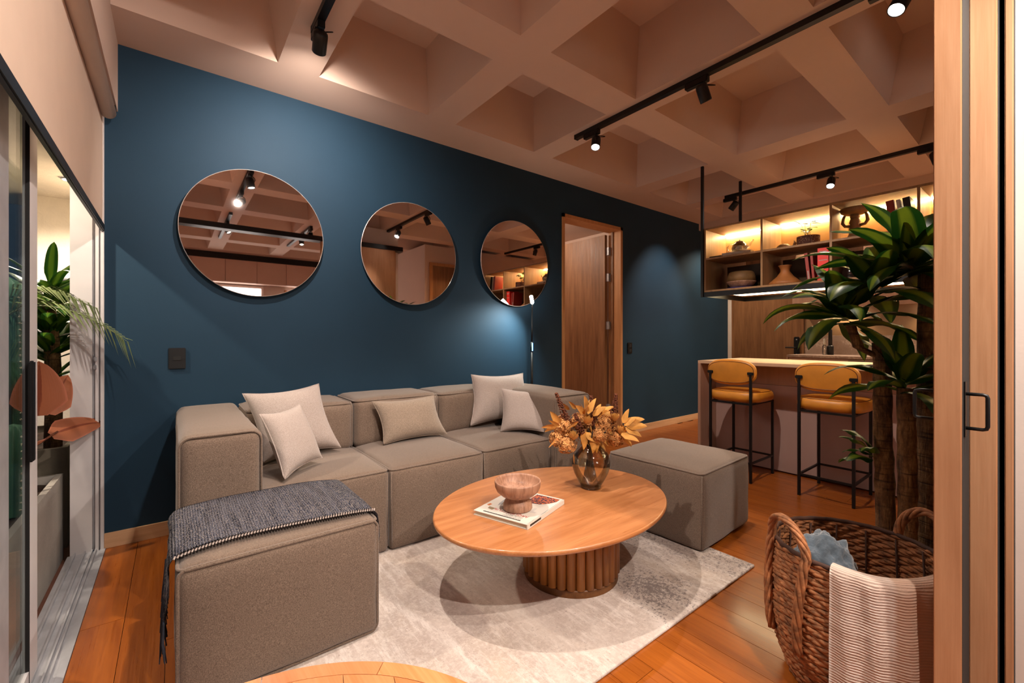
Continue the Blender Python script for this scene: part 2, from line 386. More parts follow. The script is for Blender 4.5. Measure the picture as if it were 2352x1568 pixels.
def pillow(TL, TR, BR, BL, T, n=22, seed=0):
    """cushion between four corners; returns body, seam"""
    TL, TR, BR, BL = map(Vector, (TL, TR, BR, BL)); N = (TR-TL).cross(BL-TL).normalized()
    cen = (TL+TR+BR+BL)/4
    def P(u, v):
        a = (1+u)/2; b = (1+v)/2
        p = (BL*(1-a)+BR*a)*(1-b)+(TL*(1-a)+TR*a)*b
        pin = .12
        ku = (1-u*u); kv = (1-v*v)
        # edges sag inwards between the corners
        ex = (BR-BL+TR-TL)/4; ey = (TL-BL+TR-BR)/4
        return p-ex*u*kv*pin*abs(u)**2-ey*v*ku*pin*abs(v)**2
    bm = BM(); g = {}
    for side in (1, -1):
        for i in range(n+1):
            for j in range(n+1):
                u = -math.cos(PI*i/n)*.999; v = -math.cos(PI*j/n)*.999
                edge = i in (0, n) or j in (0, n)
                if edge and side == -1: g[(side, i, j)] = g[(1, i, j)]; continue
                h = 0 if edge else T*max(0, (1-u**4)*(1-v**4))**.55*(1-.25*(u*u+v*v)/2)
                q = P(u, v); wr = mnoise.noise(q*9+Vector((seed, 0, 0)))*.006*(0 if edge else 1)
                g[(side, i, j)] = bm.verts.new(q+N*side*(h+wr))
    for side in (1, -1):
        for i in range(n):
            for j in range(n):
                f = [g[(side, i, j)], g[(side, i+1, j)], g[(side, i+1, j+1)], g[(side, i, j+1)]]
                bm.faces.new(f[::-1] if side == 1 else f)
    ring = [P(-1+2*k/16, -1) for k in range(16)]+[P(1, -1+2*k/16) for k in range(16)]+[P(1-2*k/16, 1) for k in range(16)]+[P(-1, 1-2*k/16) for k in range(16)]
    sm = tube(BM(), ring, .0035, 6, closed=True)
    return bm, sm
def blade(base, az, elev, L, W, droop, n=12, roll=0, fold=.25, sharp=1.6, wave=0.0, seed=0, thick=0):
    """strap leaf from base; returns bmesh with uv"""
    bm = BM(); uvl = bm.loops.layers.uv.new('uv')
    p = Vector(base); e = elev; rows = []; dL = L/n
    h = Vector((math.cos(az), math.sin(az), 0)); s0 = Vector((-math.sin(az), math.cos(az), 0))
    for i in range(n+1):
        t_ = i/n; d = h*math.cos(e)+Vector((0, 0, 1))*math.sin(e)
        up = s0.cross(d)*-1
        s = (s0*math.cos(roll)+up*math.sin(roll)).normalized(); upp = d.cross(s)*-1
        wd = W/2*min(1, (t_*3.2+.28))*max(0, 1-t_**(2.2*sharp))**.75 if t_ > 0 else W/2*.3
        wd = max(wd, .0006)
        wv = math.sin(t_*9+seed)*wave*wd
        rows.append([bm.verts.new(p-s*wd+upp*(fold*wd+wv)), bm.verts.new(p-s*wd*.5+upp*fold*wd*.3), bm.verts.new(p),
                     bm.verts.new(p+s*wd*.5+upp*fold*wd*.3), bm.verts.new(p+s*wd+upp*(fold*wd-wv))])
        p = p+d*dL; e -= droop/n*(.4+1.2*t_)
    for i in range(n):
        for k in range(4):
            f = bm.faces.new((rows[i][k], rows[i][k+1], rows[i+1][k+1], rows[i+1][k])); f.smooth = True
            for lp, (uu, vv) in zip(f.loops, ((k/4, i/n), ((k+1)/4, i/n), ((k+1)/4, (i+1)/n), (k/4, (i+1)/n))): lp[uvl].uv = (uu, vv)
    return bm
def text_mesh(body, size, mat, ext=.0004):
    cu = bpy.data.curves.new('t', 'FONT'); cu.body = body; cu.size = size; cu.extrude = ext; cu.align_x = 'LEFT'; cu.resolution_u = 2
    o = bpy.data.objects.new('t', cu); C.objects.link(o); bpy.context.view_layer.update()
    me = bpy.data.meshes.new_from_object(o.evaluated_get(bpy.context.evaluated_depsgraph_get()))
    bpy.data.objects.remove(o); me.materials.clear(); me.materials.append(mat); return me
def structure(name, bm, mat, label=None, cat=None, parent=None):
    o = obj(name, bm, mat, parent); o['kind'] = 'structure'
    return tag(o, label, cat)
# ============================================================ ROOM SHELL
H = 2.66
# ceiling: waffle slab with tapered coffers
def ceiling():
    xs = [(-.233, .466, 0, .08), (.685, 1.41, .07, .07), (1.625, 2.38, .08, .08), (2.59, 3.785, .08, .1), (4.02, 4.75, .08, .08), (4.95, 5.6, .08, .08)]
    ys = [(-3.07, -2.3), (-2.06, -1.29), (-1.05, -.275), (-.04, .735), (.967, 1.735), (1.98, 2.75)]
    bx = sorted(set([-.233, 5.67]+[v for a in xs for v in a[:2]])); by = sorted(set([-3.6, 3.1]+[v for a in ys for v in a]))
    bm = BM(); vc = {}
    def V(x, y, z=H):
        k = (round(x, 4), round(y, 4), round(z, 4))
        if k not in vc: vc[k] = bm.verts.new(k)
        return vc[k]
    for i in range(len(bx)-1):
        for j in range(len(by)-1):
            x0, x1, y0, y1 = bx[i], bx[i+1], by[j], by[j+1]
            cx = [a for a in xs if abs(a[0]-x0) < 1e-4 and abs(a[1]-x1) < 1e-4]; cy = [a for a in ys if abs(a[0]-y0) < 1e-4 and abs(a[1]-y1) < 1e-4]
            if cx and cy:
                a = cx[0]; X0, X1, Y0, Y1, Z = x0+a[2], x1-a[3], y0+.09, y1-.09, 3.05
                bm.faces.new((V(x0, y0), V(x1, y0), V(X1, Y0, Z), V(X0, Y0, Z))); bm.faces.new((V(x1, y0), V(x1, y1), V(X1, Y1, Z), V(X1, Y0, Z)))
                bm.faces.new((V(x1, y1), V(x0, y1), V(X0, Y1, Z), V(X1, Y1, Z))); bm.faces.new((V(x0, y1), V(x0, y0), V(X0, Y0, Z), V(X0, Y1, Z)))
                bm.faces.new((V(X0, Y0, Z), V(X1, Y0, Z), V(X1, Y1, Z), V(X0, Y1, Z)))
            else: bm.faces.new((V(x0, y0), V(x0, y1), V(x1, y1), V(x1, y0)))
    box(bm, -.45, 6.8, -3.8, 3.4, 3.12, 3.2)
    box(bm, 5.67, 6.6, -3.6, 3.1, 2.57, 2.70)         # dropped ceiling over the kitchen run
    structure('ceiling', bm, M['ceil'])
ceiling()
# floor slab + planks
fl = structure('floor', mbox(-.28, 6.7, -3.7, 5.2, -.06, -.0125), M['plank'])
def planks():
    W = .128; proto = {}
    rnd = random.Random(3)
    x = -.278; cnt = 0
    while x < 6.56:
        wd = min(W, 6.56-x)
        y = -.75-rnd.random()*.5
        while y < 3.1:
            L = rnd.choice((1.2, 1.45, 1.7, 1.85)) if x < 3.4 else 2.0
            y1 = min(y+L, 3.1)
            if y1-y > .05 and y1 > -.75:
                y0 = max(y, -.75); key = (round(wd, 3), round(y1-y0, 2))
                if key not in proto:
                    o = obj('plank', mbox(0, wd-.0018, 0, (y1-y0)-.0018, -.0125, 0), M['plank'], fl, loc=(x, y0, 0)); proto[key] = o.data
                else:
                    o = obj('plank', proto[key], None, fl, loc=(x, y0, 0))
                cnt += 1
            y = y1
        x += W
    bm = BM(); x = -.278
    while x < 4.2:
        box(bm, x, x+W-.0018, -3.65, -.752, -.0125, 0); x += W
    for k in range(14): box(bm, 2.6+k*W, 2.6+(k+1)*W-.0018, 3.102, 5.2, -.0125, 0)
    o = obj('plank_field', bm, M['plank'], fl); o['kind'] = 'stuff'
    return cnt
planks()
# back (blue) wall with the doorway
bm = BM(); Y0 = 3.1
box(bm, -.285, 3.05, Y0, Y0+.15, 0, H); box(bm, 3.05, 4.0, Y0, Y0+.15, 2.345, H); box(bm, 4.0, 6.70, Y0, Y0+.15, 0, H)
structure('wall_back', bm, M['blue'])
bm = BM(); box(bm, -.285, 3.045, Y0-.012, Y0, 0, .078, bev=.001); structure('baseboard_back', bm, M['base'])
bm = BM(); box(bm, 3.99, 6.54, Y0-.012, Y0, 0, .078, bev=.001); structure('baseboard_back_right', bm, M['base'])
# left side: head fascia, side wall behind the camera
structure('wall_left', mbox(-.42, -.233, -3.6, 3.1, 2.30, 2.665), M['ceil'])
structure('wall_left_rear', mbox(-.45, -.29, -3.6, -1.5, 0, 2.30), M['white'])
# kitchen end wall, right walls, rear wall
structure('wall_kitchen', mbox(6.54, 6.7, -.6, 3.25, 0, H), M['white'])
bm = BM(); box(bm, 3.3, 3.42, -.57, -.45, 0, H); box(bm, 3.42, 6.54, -.57, -.45, 0, H); structure('wall_right', bm, M['ceil'])
structure('wall_corridor', mbox(3.3, 3.42, -3.6, -.57, 0, H), M['ceil'])
structure('wall_pocket', mbox(1.70, 2.6, -.10, .0808, 0, H), M['white'])
structure('wall_rear', mbox(-.45, 3.42, -3.75, -3.6, 0, 3.1), M['white'])
# ---- small room beyond the open door
bm = BM(); box(bm, 2.6, 2.7, 3.25, 5.2, 0, 2.6); box(bm, 2.6, 4.6, 5.2, 5.3, 0, 2.6); box(bm, 4.5, 4.6, 3.25, 5.2, 0, 2.6); box(bm, 2.6, 4.6, 3.25, 5.3, 2.5, 2.6)
structure('wall_inner_room', bm, M['ceil'])
il = thing('inner_fill_lamp', 'added unseen fill lamp inside the room behind the open door', 'ceiling light', (3.1, 4.2, 2.5))  # unseen lamp added to lift the dark interior behind the door
obj('light_disc', lathe(BM(), [(0, -.03), (.12, -.03), (.13, -.02), (.13, 0), (0, 0)], 32), M['lampdim'], il)
add_light('inner_glow', 'POINT', (0, 0, -.12), 14, (1, .85, .7), None, il, shadow_soft_size=.1)
# ---- door_1 : frame + open leaf
d1 = thing('door_1', 'oak door standing open in the blue wall', 'door', (3.5, 3.1, 0), kind='structure')
bm = BM()
box(bm, 3.05, 3.085, Y0-.012, Y0+.16, 0, 2.345); box(bm, 3.965, 4.0, Y0-.012, Y0+.16, 0, 2.345); box(bm, 3.05, 4.0, Y0-.012, Y0+.16, 2.31, 2.345)
obj('door_frame', bm, M['oakx'], d1, world=True)
bm = BM(); box(bm, 3.085, 3.097, Y0+.09, Y0+.12, 0, 2.31); box(bm, 3.953, 3.965, Y0+.09, Y0+.12, 0, 2.31); obj('door_stop', bm, M['oakz'], d1, world=True)
obj('door_leaf', mbox(3.905, 3.945, Y0+.165, Y0+.165+.85, .01, 2.285, bev=.002), M['oakz'], d1, world=True)
for z in (.25, 1.2, 1.75, 2.05):
    bm = BM(); box(bm, 3.925, 3.966, Y0+.13, Y0+.165, z, z+.09); tube(bm, [(3.95, Y0+.16, z), (3.95, Y0+.16, z+.09)], .007); obj('hinge', bm, M['alu'], d1, world=True)
# ---- door_2 : kitchen wood door with black lock
d2 = thing('door_2', 'wide oak entrance door with a black lock plate', 'door', (6.53, 2.6, 0), kind='structure')
obj('door_leaf', mbox(6.50, 6.539, 2.12, 3.045, .01, H-.1), M['oakz'], d2, world=True)
obj('door_frame', mbox(6.49, 6.539, 3.047, 3.098, 0, H-.1), M['white'], d2, world=True)
lp = obj('lock_plate', mbox(6.47, 6.50, 2.16, 2.225, .85, 1.115, bev=.008), M['black'], d2, world=True)
bm = tube(BM(), [(6.47, 2.19, .975), (6.44, 2.19, .975), (6.435, 2.20, .975), (6.435, 2.31, .975)], .009); obj('lever_handle', bm, M['black'], d2, world=True)
for z in (.885, 1.08):
    obj('lock_cylinder', lathe(BM(), [(0, 0), (.008, 0), (.008, .004), (0, .004)], 14), M['alu'], d2, loc=Vector((6.47, 2.19, z))-d2.location, rot=(0, R(-90), 0))
# ============================================================ LEFT: glass sliding doors, sill, jamb, blind
g = thing('door_3', 'white aluminium sliding glass leaf standing open to the balcony', 'door', (-.35, 2.0, 0), kind='structure')
obj('stile', mbox(-.366, -.350, 1.974, 2.065, .03, 2.28), M['aluw'], g, world=True)
obj('gasket', mbox(-.360, -.3505, 1.9725, 1.9738, .03, 2.28), M['blackm'], g, world=True, label='black rubber strip along the stile')
obj('stile', mbox(-.372, -.356, 1.60, 1.785, .03, 2.28), M['alu'], g, world=True)
obj('glass_pane', mbox(-.3645, -.3605, 1.785, 1.973, .06, 2.25), M['glass'], g, world=True)
obj('glass_pane', mbox(-.366, -.362, -.2, 1.60, .06, 2.25), M['glass'], g, world=True)
obj('stile', mbox(-.375, -.347, -.28, -.2, .03, 2.28), M['aluw'], g, world=True)
obj('bottom_rail', mbox(-.368, -.352, -.2, 1.98, .015, .07), M['aluw'], g, world=True)
obj('top_rail', mbox(-.368, -.352, -.2, 1.98, 2.23, 2.28), M['aluw'], g, world=True)
bm = BM(); box(bm, -.350, -.337, 1.946, 1.972, .72, 1.03, bev=.004); obj('pull_handle', bm, M['black'], g, world=True)
g2 = thing('door_4', 'fixed glass leaf behind the camera', 'door', (-.33, -.8, 0), kind='structure')
obj('stile', mbox(-.345, -.315, -.30, -.24, .02, 2.28), M['aluw'], g2, world=True)
obj('glass_pane', mbox(-.333, -.327, -1.5, -.30, .06, 2.25), M['glass'], g2, world=True)
# jamb at the blue wall
j = thing('trim_1', 'white aluminium jamb beside the blue wall', 'trim', (-.35, 3.08, 0), kind='structure')
obj('jamb_board', mbox(-.411, -.330, 3.085, 3.15, 0, 2.30), M['aluw'], j, world=True)
obj('jamb_channel', mbox(-.330, -.318, 3.10, 3.15, 0, 2.30), M['alu'], j, world=True)
obj('jamb_edge', mbox(-.318, -.305, 3.082, 3.15, 0, 2.30), M['aluw'], j, world=True)
obj('jamb_channel', mbox(-.305, -.298, 3.096, 3.15, 0, 2.30), M['alu'], j, world=True)
obj('jamb_edge', mbox(-.298, -.285, 3.075, 3.15, 0, 2.30), M['aluw'], j, world=True)
for z in (.95, .99): obj('latch_keeper', mbox(-.325, -.312, 3.07, 3.085, z-.012, z+.012, bev=.003), M['alu'], j, world=True)
# sill
s = thing('trim_2', 'aluminium sliding door sill with track grooves', 'sill', (-.34, 1.0, 0), kind='structure')
obj('sill_plate', mbox(-.42, -.28, -1.5, 3.085, -.02, .002), M['alu'], s, world=True)
for x in (-.392, -.356, -.330, -.316): obj('track_rail', mbox(x-.003, x+.003, -1.5, 3.085, .002, .014), M['alu'], s, world=True)
obj('sill_edge', mbox(-.30, -.279, -1.5, 3.085, .002, .006), M['alu'], s, world=True)
# roller blind
rb = thing('roller_blind', 'half-lowered beige roller blind with a black bottom bar along the glass door', 'blind', (-.27, 1.5, 1.7))
bm = BM(); n = 60
cols = [[], []]
for i in range(n+1):
    y = -1.3+4.38*i/n
    for k, x in enumerate((-.292, -.290)):
        cols[k].append([bm.verts.new((x+.006*math.sin(y*5+z*2)*(2.2-z), y, z)) for z in (1.685, 1.8, 1.95, 2.1, 2.26)])
for k in range(2):
    for i in range(n):
        for q in range(4):
            f = bm.faces.new((cols[k][i][q], cols[k][i+1][q], cols[k][i+1][q+1], cols[k][i][q+1])); f.smooth = True
obj('blind_fabric', bm, M['blind'], rb, world=True)
bm = mbox(-.298, -.282, -1.3, 3.085, 1.652, 1.692, bev=.004); obj('bottom_bar', bm, M['black'], rb, world=True)
tube_ = tube(BM(), [(-.264, -1.3, 2.255), (-.264, 3.02, 2.255)], .032, 24); obj('roller_tube', tube_, M['blind'], rb, True, world=True)
obj('end_bracket', mbox(-.29, -.236, 3.02, 3.06, 2.27, 2.30), M['black'], rb, world=True)
# ============================================================ BALCONY
structure('floor_balcony', mbox(-1.9, -.42, -1.5, 6.0, -.12, -.04), M['tile'])
structure('ceiling_balcony', mbox(-1.9, -.45, -1.5, 6.0, 2.34, 2.42), M['stucco'])
structure('wall_balcony_end', mbox(-1.02, -.3, 5.5, 5.65, -.04, 2.34), M['stucco'])
structure('wall_balcony_side', mbox(-.40, -.30, 3.25, 5.5, -.04, 2.34), M['stucco'])
bm = BM()
for k in range(6): box(bm, -1.86, -1.84, -1.5+k*1.25, -.3+k*1.25, 0, 1.05)
rl = thing('balcony_railing', 'glass balcony railing beyond the planters, seen through the sliding door', 'railing', (-1.85, 2, 0))
obj('glass_panel', bm, M['glass'], rl, world=True)
obj('top_rail', mbox(-1.88, -1.82, -1.5, 6, 1.05, 1.09), M['alu'], rl, world=True)
dl = thing('balcony_downlight', 'bright recessed downlight in the balcony ceiling above the plants', 'ceiling light', (-.64, 4.78, 2.33))
obj('downlight_ring', lathe(BM(), [(.038, -.004), (.05, -.004), (.05, .008), (.038, .008), (.038, -.004)], 28), M['alu'], dl)
obj('downlight_lens', lathe(BM(), [(0, -.001), (.037, -.001), (.037, .004)], 24), M['lampface'], dl)
add_light('downlight_beam', 'SPOT', (0, 0, -.03), 55*SPOT, (1, .86, .68), (0, 0, -1), dl, spot_size=R(150), spot_blend=.6, shadow_soft_size=.03)
add_light('balcony_fill_lamp', 'SPOT', (-.95, 2.7, 2.3), 60*SPOT, (1, .86, .68), (0, 0, -1), None, spot_size=R(140), spot_blend=.6, shadow_soft_size=.03)  # unseen fill lamp without a fixture, added to brighten the planters
bl = thing('blue_outdoor_lamp', 'small blue glowing lamp at the far end of the balcony, seen through the glass', 'outdoor lamp', (-1.05, 5.3, -.04))
obj('lamp_post', mbox(-.02, .02, -.02, .02, 0, .60), M['black'], bl); obj('lamp_panel', mbox(-.09, .09, -.02, .02, .60, .80), M['bluelight'], bl)
# planters
def planter(name, label, x0, x1, y0, y1, z0, z1, mat):
    t_ = thing(name, label, 'planter', ((x0+x1)/2, (y0+y1)/2, z0), group='concrete planters on the balcony')
    bm = BM(); th = .025
    box(bm, x0, x1, y0, y0+th, z0, z1); box(bm, x0, x1, y1-th, y1, z0, z1); box(bm, x0, x0+th, y0+th, y1-th, z0, z1); box(bm, x1-th, x1, y0+th, y1-th, z0, z1)
    box(bm, x0+th, x1-th, y0+th, y1-th, z0, z0+.03)
    obj('planter_box', bm, mat, t_, world=True)
    bm = bmesh.new(); bmesh.ops.create_grid(bm, x_segments=16, y_segments=40, size=.5)
    for v in bm.verts:
        v.co.x = (x0+x1)/2+v.co.x*(x1-x0-2*th); v.co.y = (y0+y1)/2+v.co.y*(y1-y0-2*th); v.co.z = z1-.045+mnoise.noise(v.co*14)*.02
    o = obj('soil', bm, M['soil'], t_, True, world=True); o['kind'] = 'stuff'
    return t_
planter('concrete_planter', 'long pale concrete trough planter beside the sliding door sill', -.95, -.45, .6, 3.2, -.04, .40, M['concrete'])
planter('concrete_planter', 'taller dark concrete planter behind the pale trough', -1.0, -.455, 3.35, 4.3, -.04, .505, M['concreted'])
# cactus
def cactus(name, label, x, y, z0, h, r, lean=(0, 0)):
    t_ = thing(name, label, 'cactus', (x, y, z0)); bm = BM(); n = 56; m = 36; rib = 7; rings = []
    for i in range(m+1):
        f = i/m; z = h*f; rr = r*(.85+.15*math.sin(f*PI))*(1 if f < .88 else math.sqrt(max(0, 1-((f-.88)/.12)**2))*.98+.02)
        rr *= 1+.05*math.sin(z*26)
        rings.append([bm.verts.new((lean[0]*f*f+rr*(1+.24*math.cos(rib*a))*math.cos(a), lean[1]*f*f+rr*(1+.24*math.cos(rib*a))*math.sin(a), z)) for a in [2*PI*k/n for k in range(n)]])
    for A, B in zip(rings, rings[1:]):
        for k in range(n): bm.faces.new((A[k], A[(k+1) % n], B[(k+1) % n], B[k]))
    bm.faces.new(rings[-1]); obj('cactus_stem', bm, M['cactus'], t_, True)
    bm = BM()
    for q in range(rib):
        a = 2*PI*q/rib
        for i in range(1, int(h/.03)):
            f = i*.03/h
            if f > .93: break
            rr = r*(.85+.15*math.sin(f*PI))*1.25
            c = Vector((lean[0]*f*f+rr*math.cos(a), lean[1]*f*f+rr*math.sin(a), i*.03)); d = Vector((math.cos(a), math.sin(a), 0))
            rr_ = bmesh.ops.create_icosphere(bm, subdivisions=1, radius=.0045, matrix=Matrix.Translation(c))
            for k in range(3):
                e = c+(d+Vector((random.uniform(-.7, .7), random.uniform(-.7, .7), random.uniform(-.6, .6)))).normalized()*.012
                tube(bm, [c, e], [.0012, .0004], 4)
    o = obj('spines', bm, M['spine'], t_); o['kind'] = 'stuff'
cactus('columnar_cactus', 'tall ribbed green cactus in the trough behind the sliding glass', -.605, 3.06, .36, 1.03, .058, (-.01, .02))
cactus('columnar_cactus', 'short ribbed cactus at the foot of the tall one behind the glass', -.53, 2.70, .36, .38, .045, (.0, .02))
# rubber plant
rp = thing('rubber_plant', 'rubber plant with broad orange-red leaves leaning out past the door jamb', 'plant', (-.56, 2.86, .36))
def rleaf(base, az, el, L, W, droop, roll, fold=.12):
    st = Vector(base)
    obj('leaf', blade(base, az, el, L, W, droop, 12, roll, fold, 1.1), M['rubber'], rp, world=True)
obj('stem', tube(BM(), [(-.56, 2.86, .36), (-.565, 2.87, .5), (-.53, 2.86, .62), (-.50, 2.87, .74)], [.012, .011, .009, .006], 8), M['spike'], rp, True, world=True)
obj('stem', tube(BM(), [(-.545, 2.87, .57), (-.47, 2.9, .63), (-.43, 2.93, .66)], [.006, .005, .004], 6), M['spike'], rp, True, world=True)
rleaf((-.485, 2.885, .745), R(80), R(86), .25, .19, R(-10), R(10), .08)
rleaf((-.46, 2.95, .74), R(70), R(60), .22, .13, R(20), R(40))
rleaf((-.45, 2.92, .645), R(48), R(14), .25, .13, R(34), R(55), .2)
rleaf((-.53, 2.80, .6), R(-60), R(30), .2, .12, R(30), R(20))
rleaf((-.56, 2.84, .55), R(150), R(40), .2, .12, R(30), R(0))
# palm
pa = thing('palm_plant', 'feathery palm whose frond reaches over the door jamb in front of the blue wall', 'plant', (-.72, 3.02, .36))
def bez(P, n):
    out = []; m = len(P)-1
    for i in range(n+1):
        t_ = i/n; v = Vector((0, 0, 0))
        for k, p in enumerate(P): v += Vector(p)*(math.comb(m, k)*t_**k*(1-t_)**(m-k))
        out.append(v)
    return out
for P in ([(-.72, 3.02, .38), (-.76, 3.02, .95), (-.70, 3.0, 1.42), (-.42, 2.93, 1.30), (-.20, 2.88, 1.10)], [(-.72, 3.02, .38), (-.80, 3.1, .9), (-.72, 3.1, 1.4), (-.5, 3.02, 1.38), (-.33, 2.98, 1.26)],
          [(-.72, 3.02, .38), (-.70, 2.95, .9), (-.72, 2.8, 1.35), (-.70, 2.55, 1.3), (-.68, 2.35, 1.05)], [(-.72, 3.02, .38), (-.8, 3.0, 1.0), (-.95, 2.9, 1.4), (-1.1, 2.8, 1.2)], [(-.72, 3.02, .38), (-.70, 3.05, 1.0), (-.75, 3.2, 1.45), (-.78, 3.45, 1.4)]):
    N = 34; pts = bez(P, N)
    fr = obj('frond', tube(BM(), pts, [.006*(1-.75*i/N) for i in range(N+1)], 6), M['palm'], pa, True, world=True)
    bl_ = BM()
    for i in range(13, N):
        d = (pts[i+1]-pts[i]).normalized(); sd = d.cross(Vector((0, 0, 1))).normalized(); upv = sd.cross(d)
        for sg in (1, -1):
            for rep in range(2):
                f = (i-13)/(N-13); q = pts[i].lerp(pts[i+1], rep*.5); LL = .21*(.55+.45*math.sin(PI*min(1, f+.25)))
                dr_ = (d*(.65+.5*f)+sd*sg*.62+upv*random.uniform(.0, .35)*(1 if sg > 0 else .8)).normalized()
                m1 = q+dr_*LL*.5; m2 = q+dr_*LL+Vector((0, 0, -.055*(1+f)))
                wv = dr_.cross(upv).normalized()*.0048
                v = [bl_.verts.new(q-wv*.4), bl_.verts.new(q+wv*.4), bl_.verts.new(m1+wv), bl_.verts.new(m1-wv), bl_.verts.new(m2)]
                bl_.faces.new(v[:4]); bl_.faces.new((v[3], v[2], v[4]))
    bl_.transform(Matrix.Translation(-pa.location))
    o = obj('leaflets', bl_, M['palm'], fr); o['kind'] = 'stuff'
# balcony dracaena
bd = thing('potted_dracaena', 'leafy dracaena in the dark planter behind the rubber plant', 'plant', (-.56, 3.68, .46))
obj('trunk', tube(BM(), [(-.56, 3.68, .46), (-.555, 3.68, .8), (-.565, 3.67, 1.1), (-.575, 3.66, 1.3)], [.04, .036, .034, .028], 14), M['bark'], bd, True, world=True)
for k in range(72):
    z = .95+.5*(k % 12)/12+random.uniform(-.03, .03)
    obj('leaf', blade((-.57, 3.66, z-(.22 if k % 3 == 0 else 0)), R(k*137.5), R(random.uniform(15, 62)), random.uniform(.3, .42), random.uniform(.05, .075), R(random.uniform(50, 95)), 10), M['leafd'], bd, world=True)
# ============================================================ RIGHT: stacked wooden sliding doors
def slide_leaf(name, label, x0, x1, y0, y1, handles=True):
    t_ = thing(name, label, 'door', (x0, (y0+y1)/2, 0), kind='structure')
    obj('door_panel', mbox(x0, x1, y0, y1, .01, 2.35, bev=.002), M['slide'], t_, world=True)
    obj('gap_shade', mbox(x0+.006, x0+.13, y0-.0008, y0-.0001, .01, 2.35), M['blackm'], t_, world=True)  # black strip painted in for the dark gap beside the stacked leaf
    if handles:
        px = x0+.035
        for sg, yy in ((-1, y0), (1, y1)):
            h = obj('handle_plate', mbox(px-.012, px+.012, yy, yy+sg*.004, .858, .993), M['black'], t_, world=True) if sg < 0 else None
            z0, z1 = (.879, .963) if sg < 0 else (.893, .965)
            e = .040; pts = [(px, yy, z1), (px, yy+sg*(e-.008), z1), (px, yy+sg*(e-.002), z1-.002), (px, yy+sg*e, z1-.008), (px, yy+sg*e, z0+.008), (px, yy+sg*(e-.002), z0+.002), (px, yy+sg*(e-.008), z0), (px, yy, z0)]
            obj('pull_handle', tube(BM(), pts, .0042, 10), M['black'], t_, True, world=True)
    return t_
slide_leaf('door_5', 'front oak sliding leaf with black pull handles', 1.50, 2.50, .1558, .2055)
slide_leaf('door_6', 'second oak sliding leaf in the stack', 1.62, 2.53, .1063, .1550, False)
slide_leaf('door_7', 'rearmost oak sliding leaf against the white wall', 1.66, 2.56, .0815, .0964, False)
for nm, lab, z0, x0 in (('ceiling_rail', 'long black overhead rail that carries the sliding wooden doors', 2.352, -.23),):
    o = obj(nm, mbox(x0, 2.62, .07, .215, z0, z0+.06), M['black']); tag(o, lab, 'rail')
# ============================================================ REAR ROOM (seen in the mirrors)
cb = thing('wall_cabinet_row', 'row of pale upper cabinets seen in the large mirror', 'cabinet', (1.5, -3.4, 2.1))
for k in range(7):
    obj('cabinet_door', mbox(-.25+k*.5, .238+k*.5, -3.32, -3.30, 2.13, 2.54, bev=.002), M['pink'], cb, world=True)
obj('cabinet_body', mbox(-.27, 3.27, -3.6, -3.32, 2.125, 2.545), M['pink'], cb, world=True)
structure('trim_3', mbox(-.27, 3.27, -3.55, -3.32, 2.545, 2.655), M['blackm'])
wn = thing('window_1', 'bright lit window in the rear room', 'window', (.8, -3.59, 1.4), kind='structure')
obj('window_pane', mbox(.35, 1.35, -3.6, -3.58, 1.3, 2.06), M['winlit'], wn, world=True)
bm = BM(); box(bm, .31, .35, -3.6, -3.55, 1.26, 2.1); box(bm, 1.35, 1.39, -3.6, -3.55, 1.26, 2.1); box(bm, .35, 1.35, -3.6, -3.55, 2.06, 2.1); box(bm, .35, 1.35, -3.6, -3.55, 1.26, 1.3)
obj('window_frame', bm, M['white'], wn, world=True)
wn2 = thing('window_2', 'smaller lit window to the right in the rear room', 'window', (2.0, -3.59, 1.4), kind='structure')
obj('window_pane', mbox(1.80, 2.25, -3.6, -3.58, 1.3, 2.02), M['winlit'], wn2, world=True)
obj('window_frame', mbox(1.76, 1.80, -3.6, -3.55, 1.26, 2.06), M['oakx'], wn2, world=True)
d8 = thing('door_8', 'oak door in the right-hand wall seen in the middle mirror', 'door', (3.8, -.44, 0), kind='structure')
bm = BM(); box(bm, 3.38, 3.43, -.45, -.42, 0, 2.37); box(bm, 4.25, 4.3, -.45, -.42, 0, 2.37); box(bm, 3.43, 4.25, -.45, -.42, 2.32, 2.37); obj('door_frame', bm, M['oakx'], d8, world=True)
obj('door_leaf', mbox(3.43, 4.25, -.45, -.44, .01, 2.32), M['oakz'], d8, world=True)
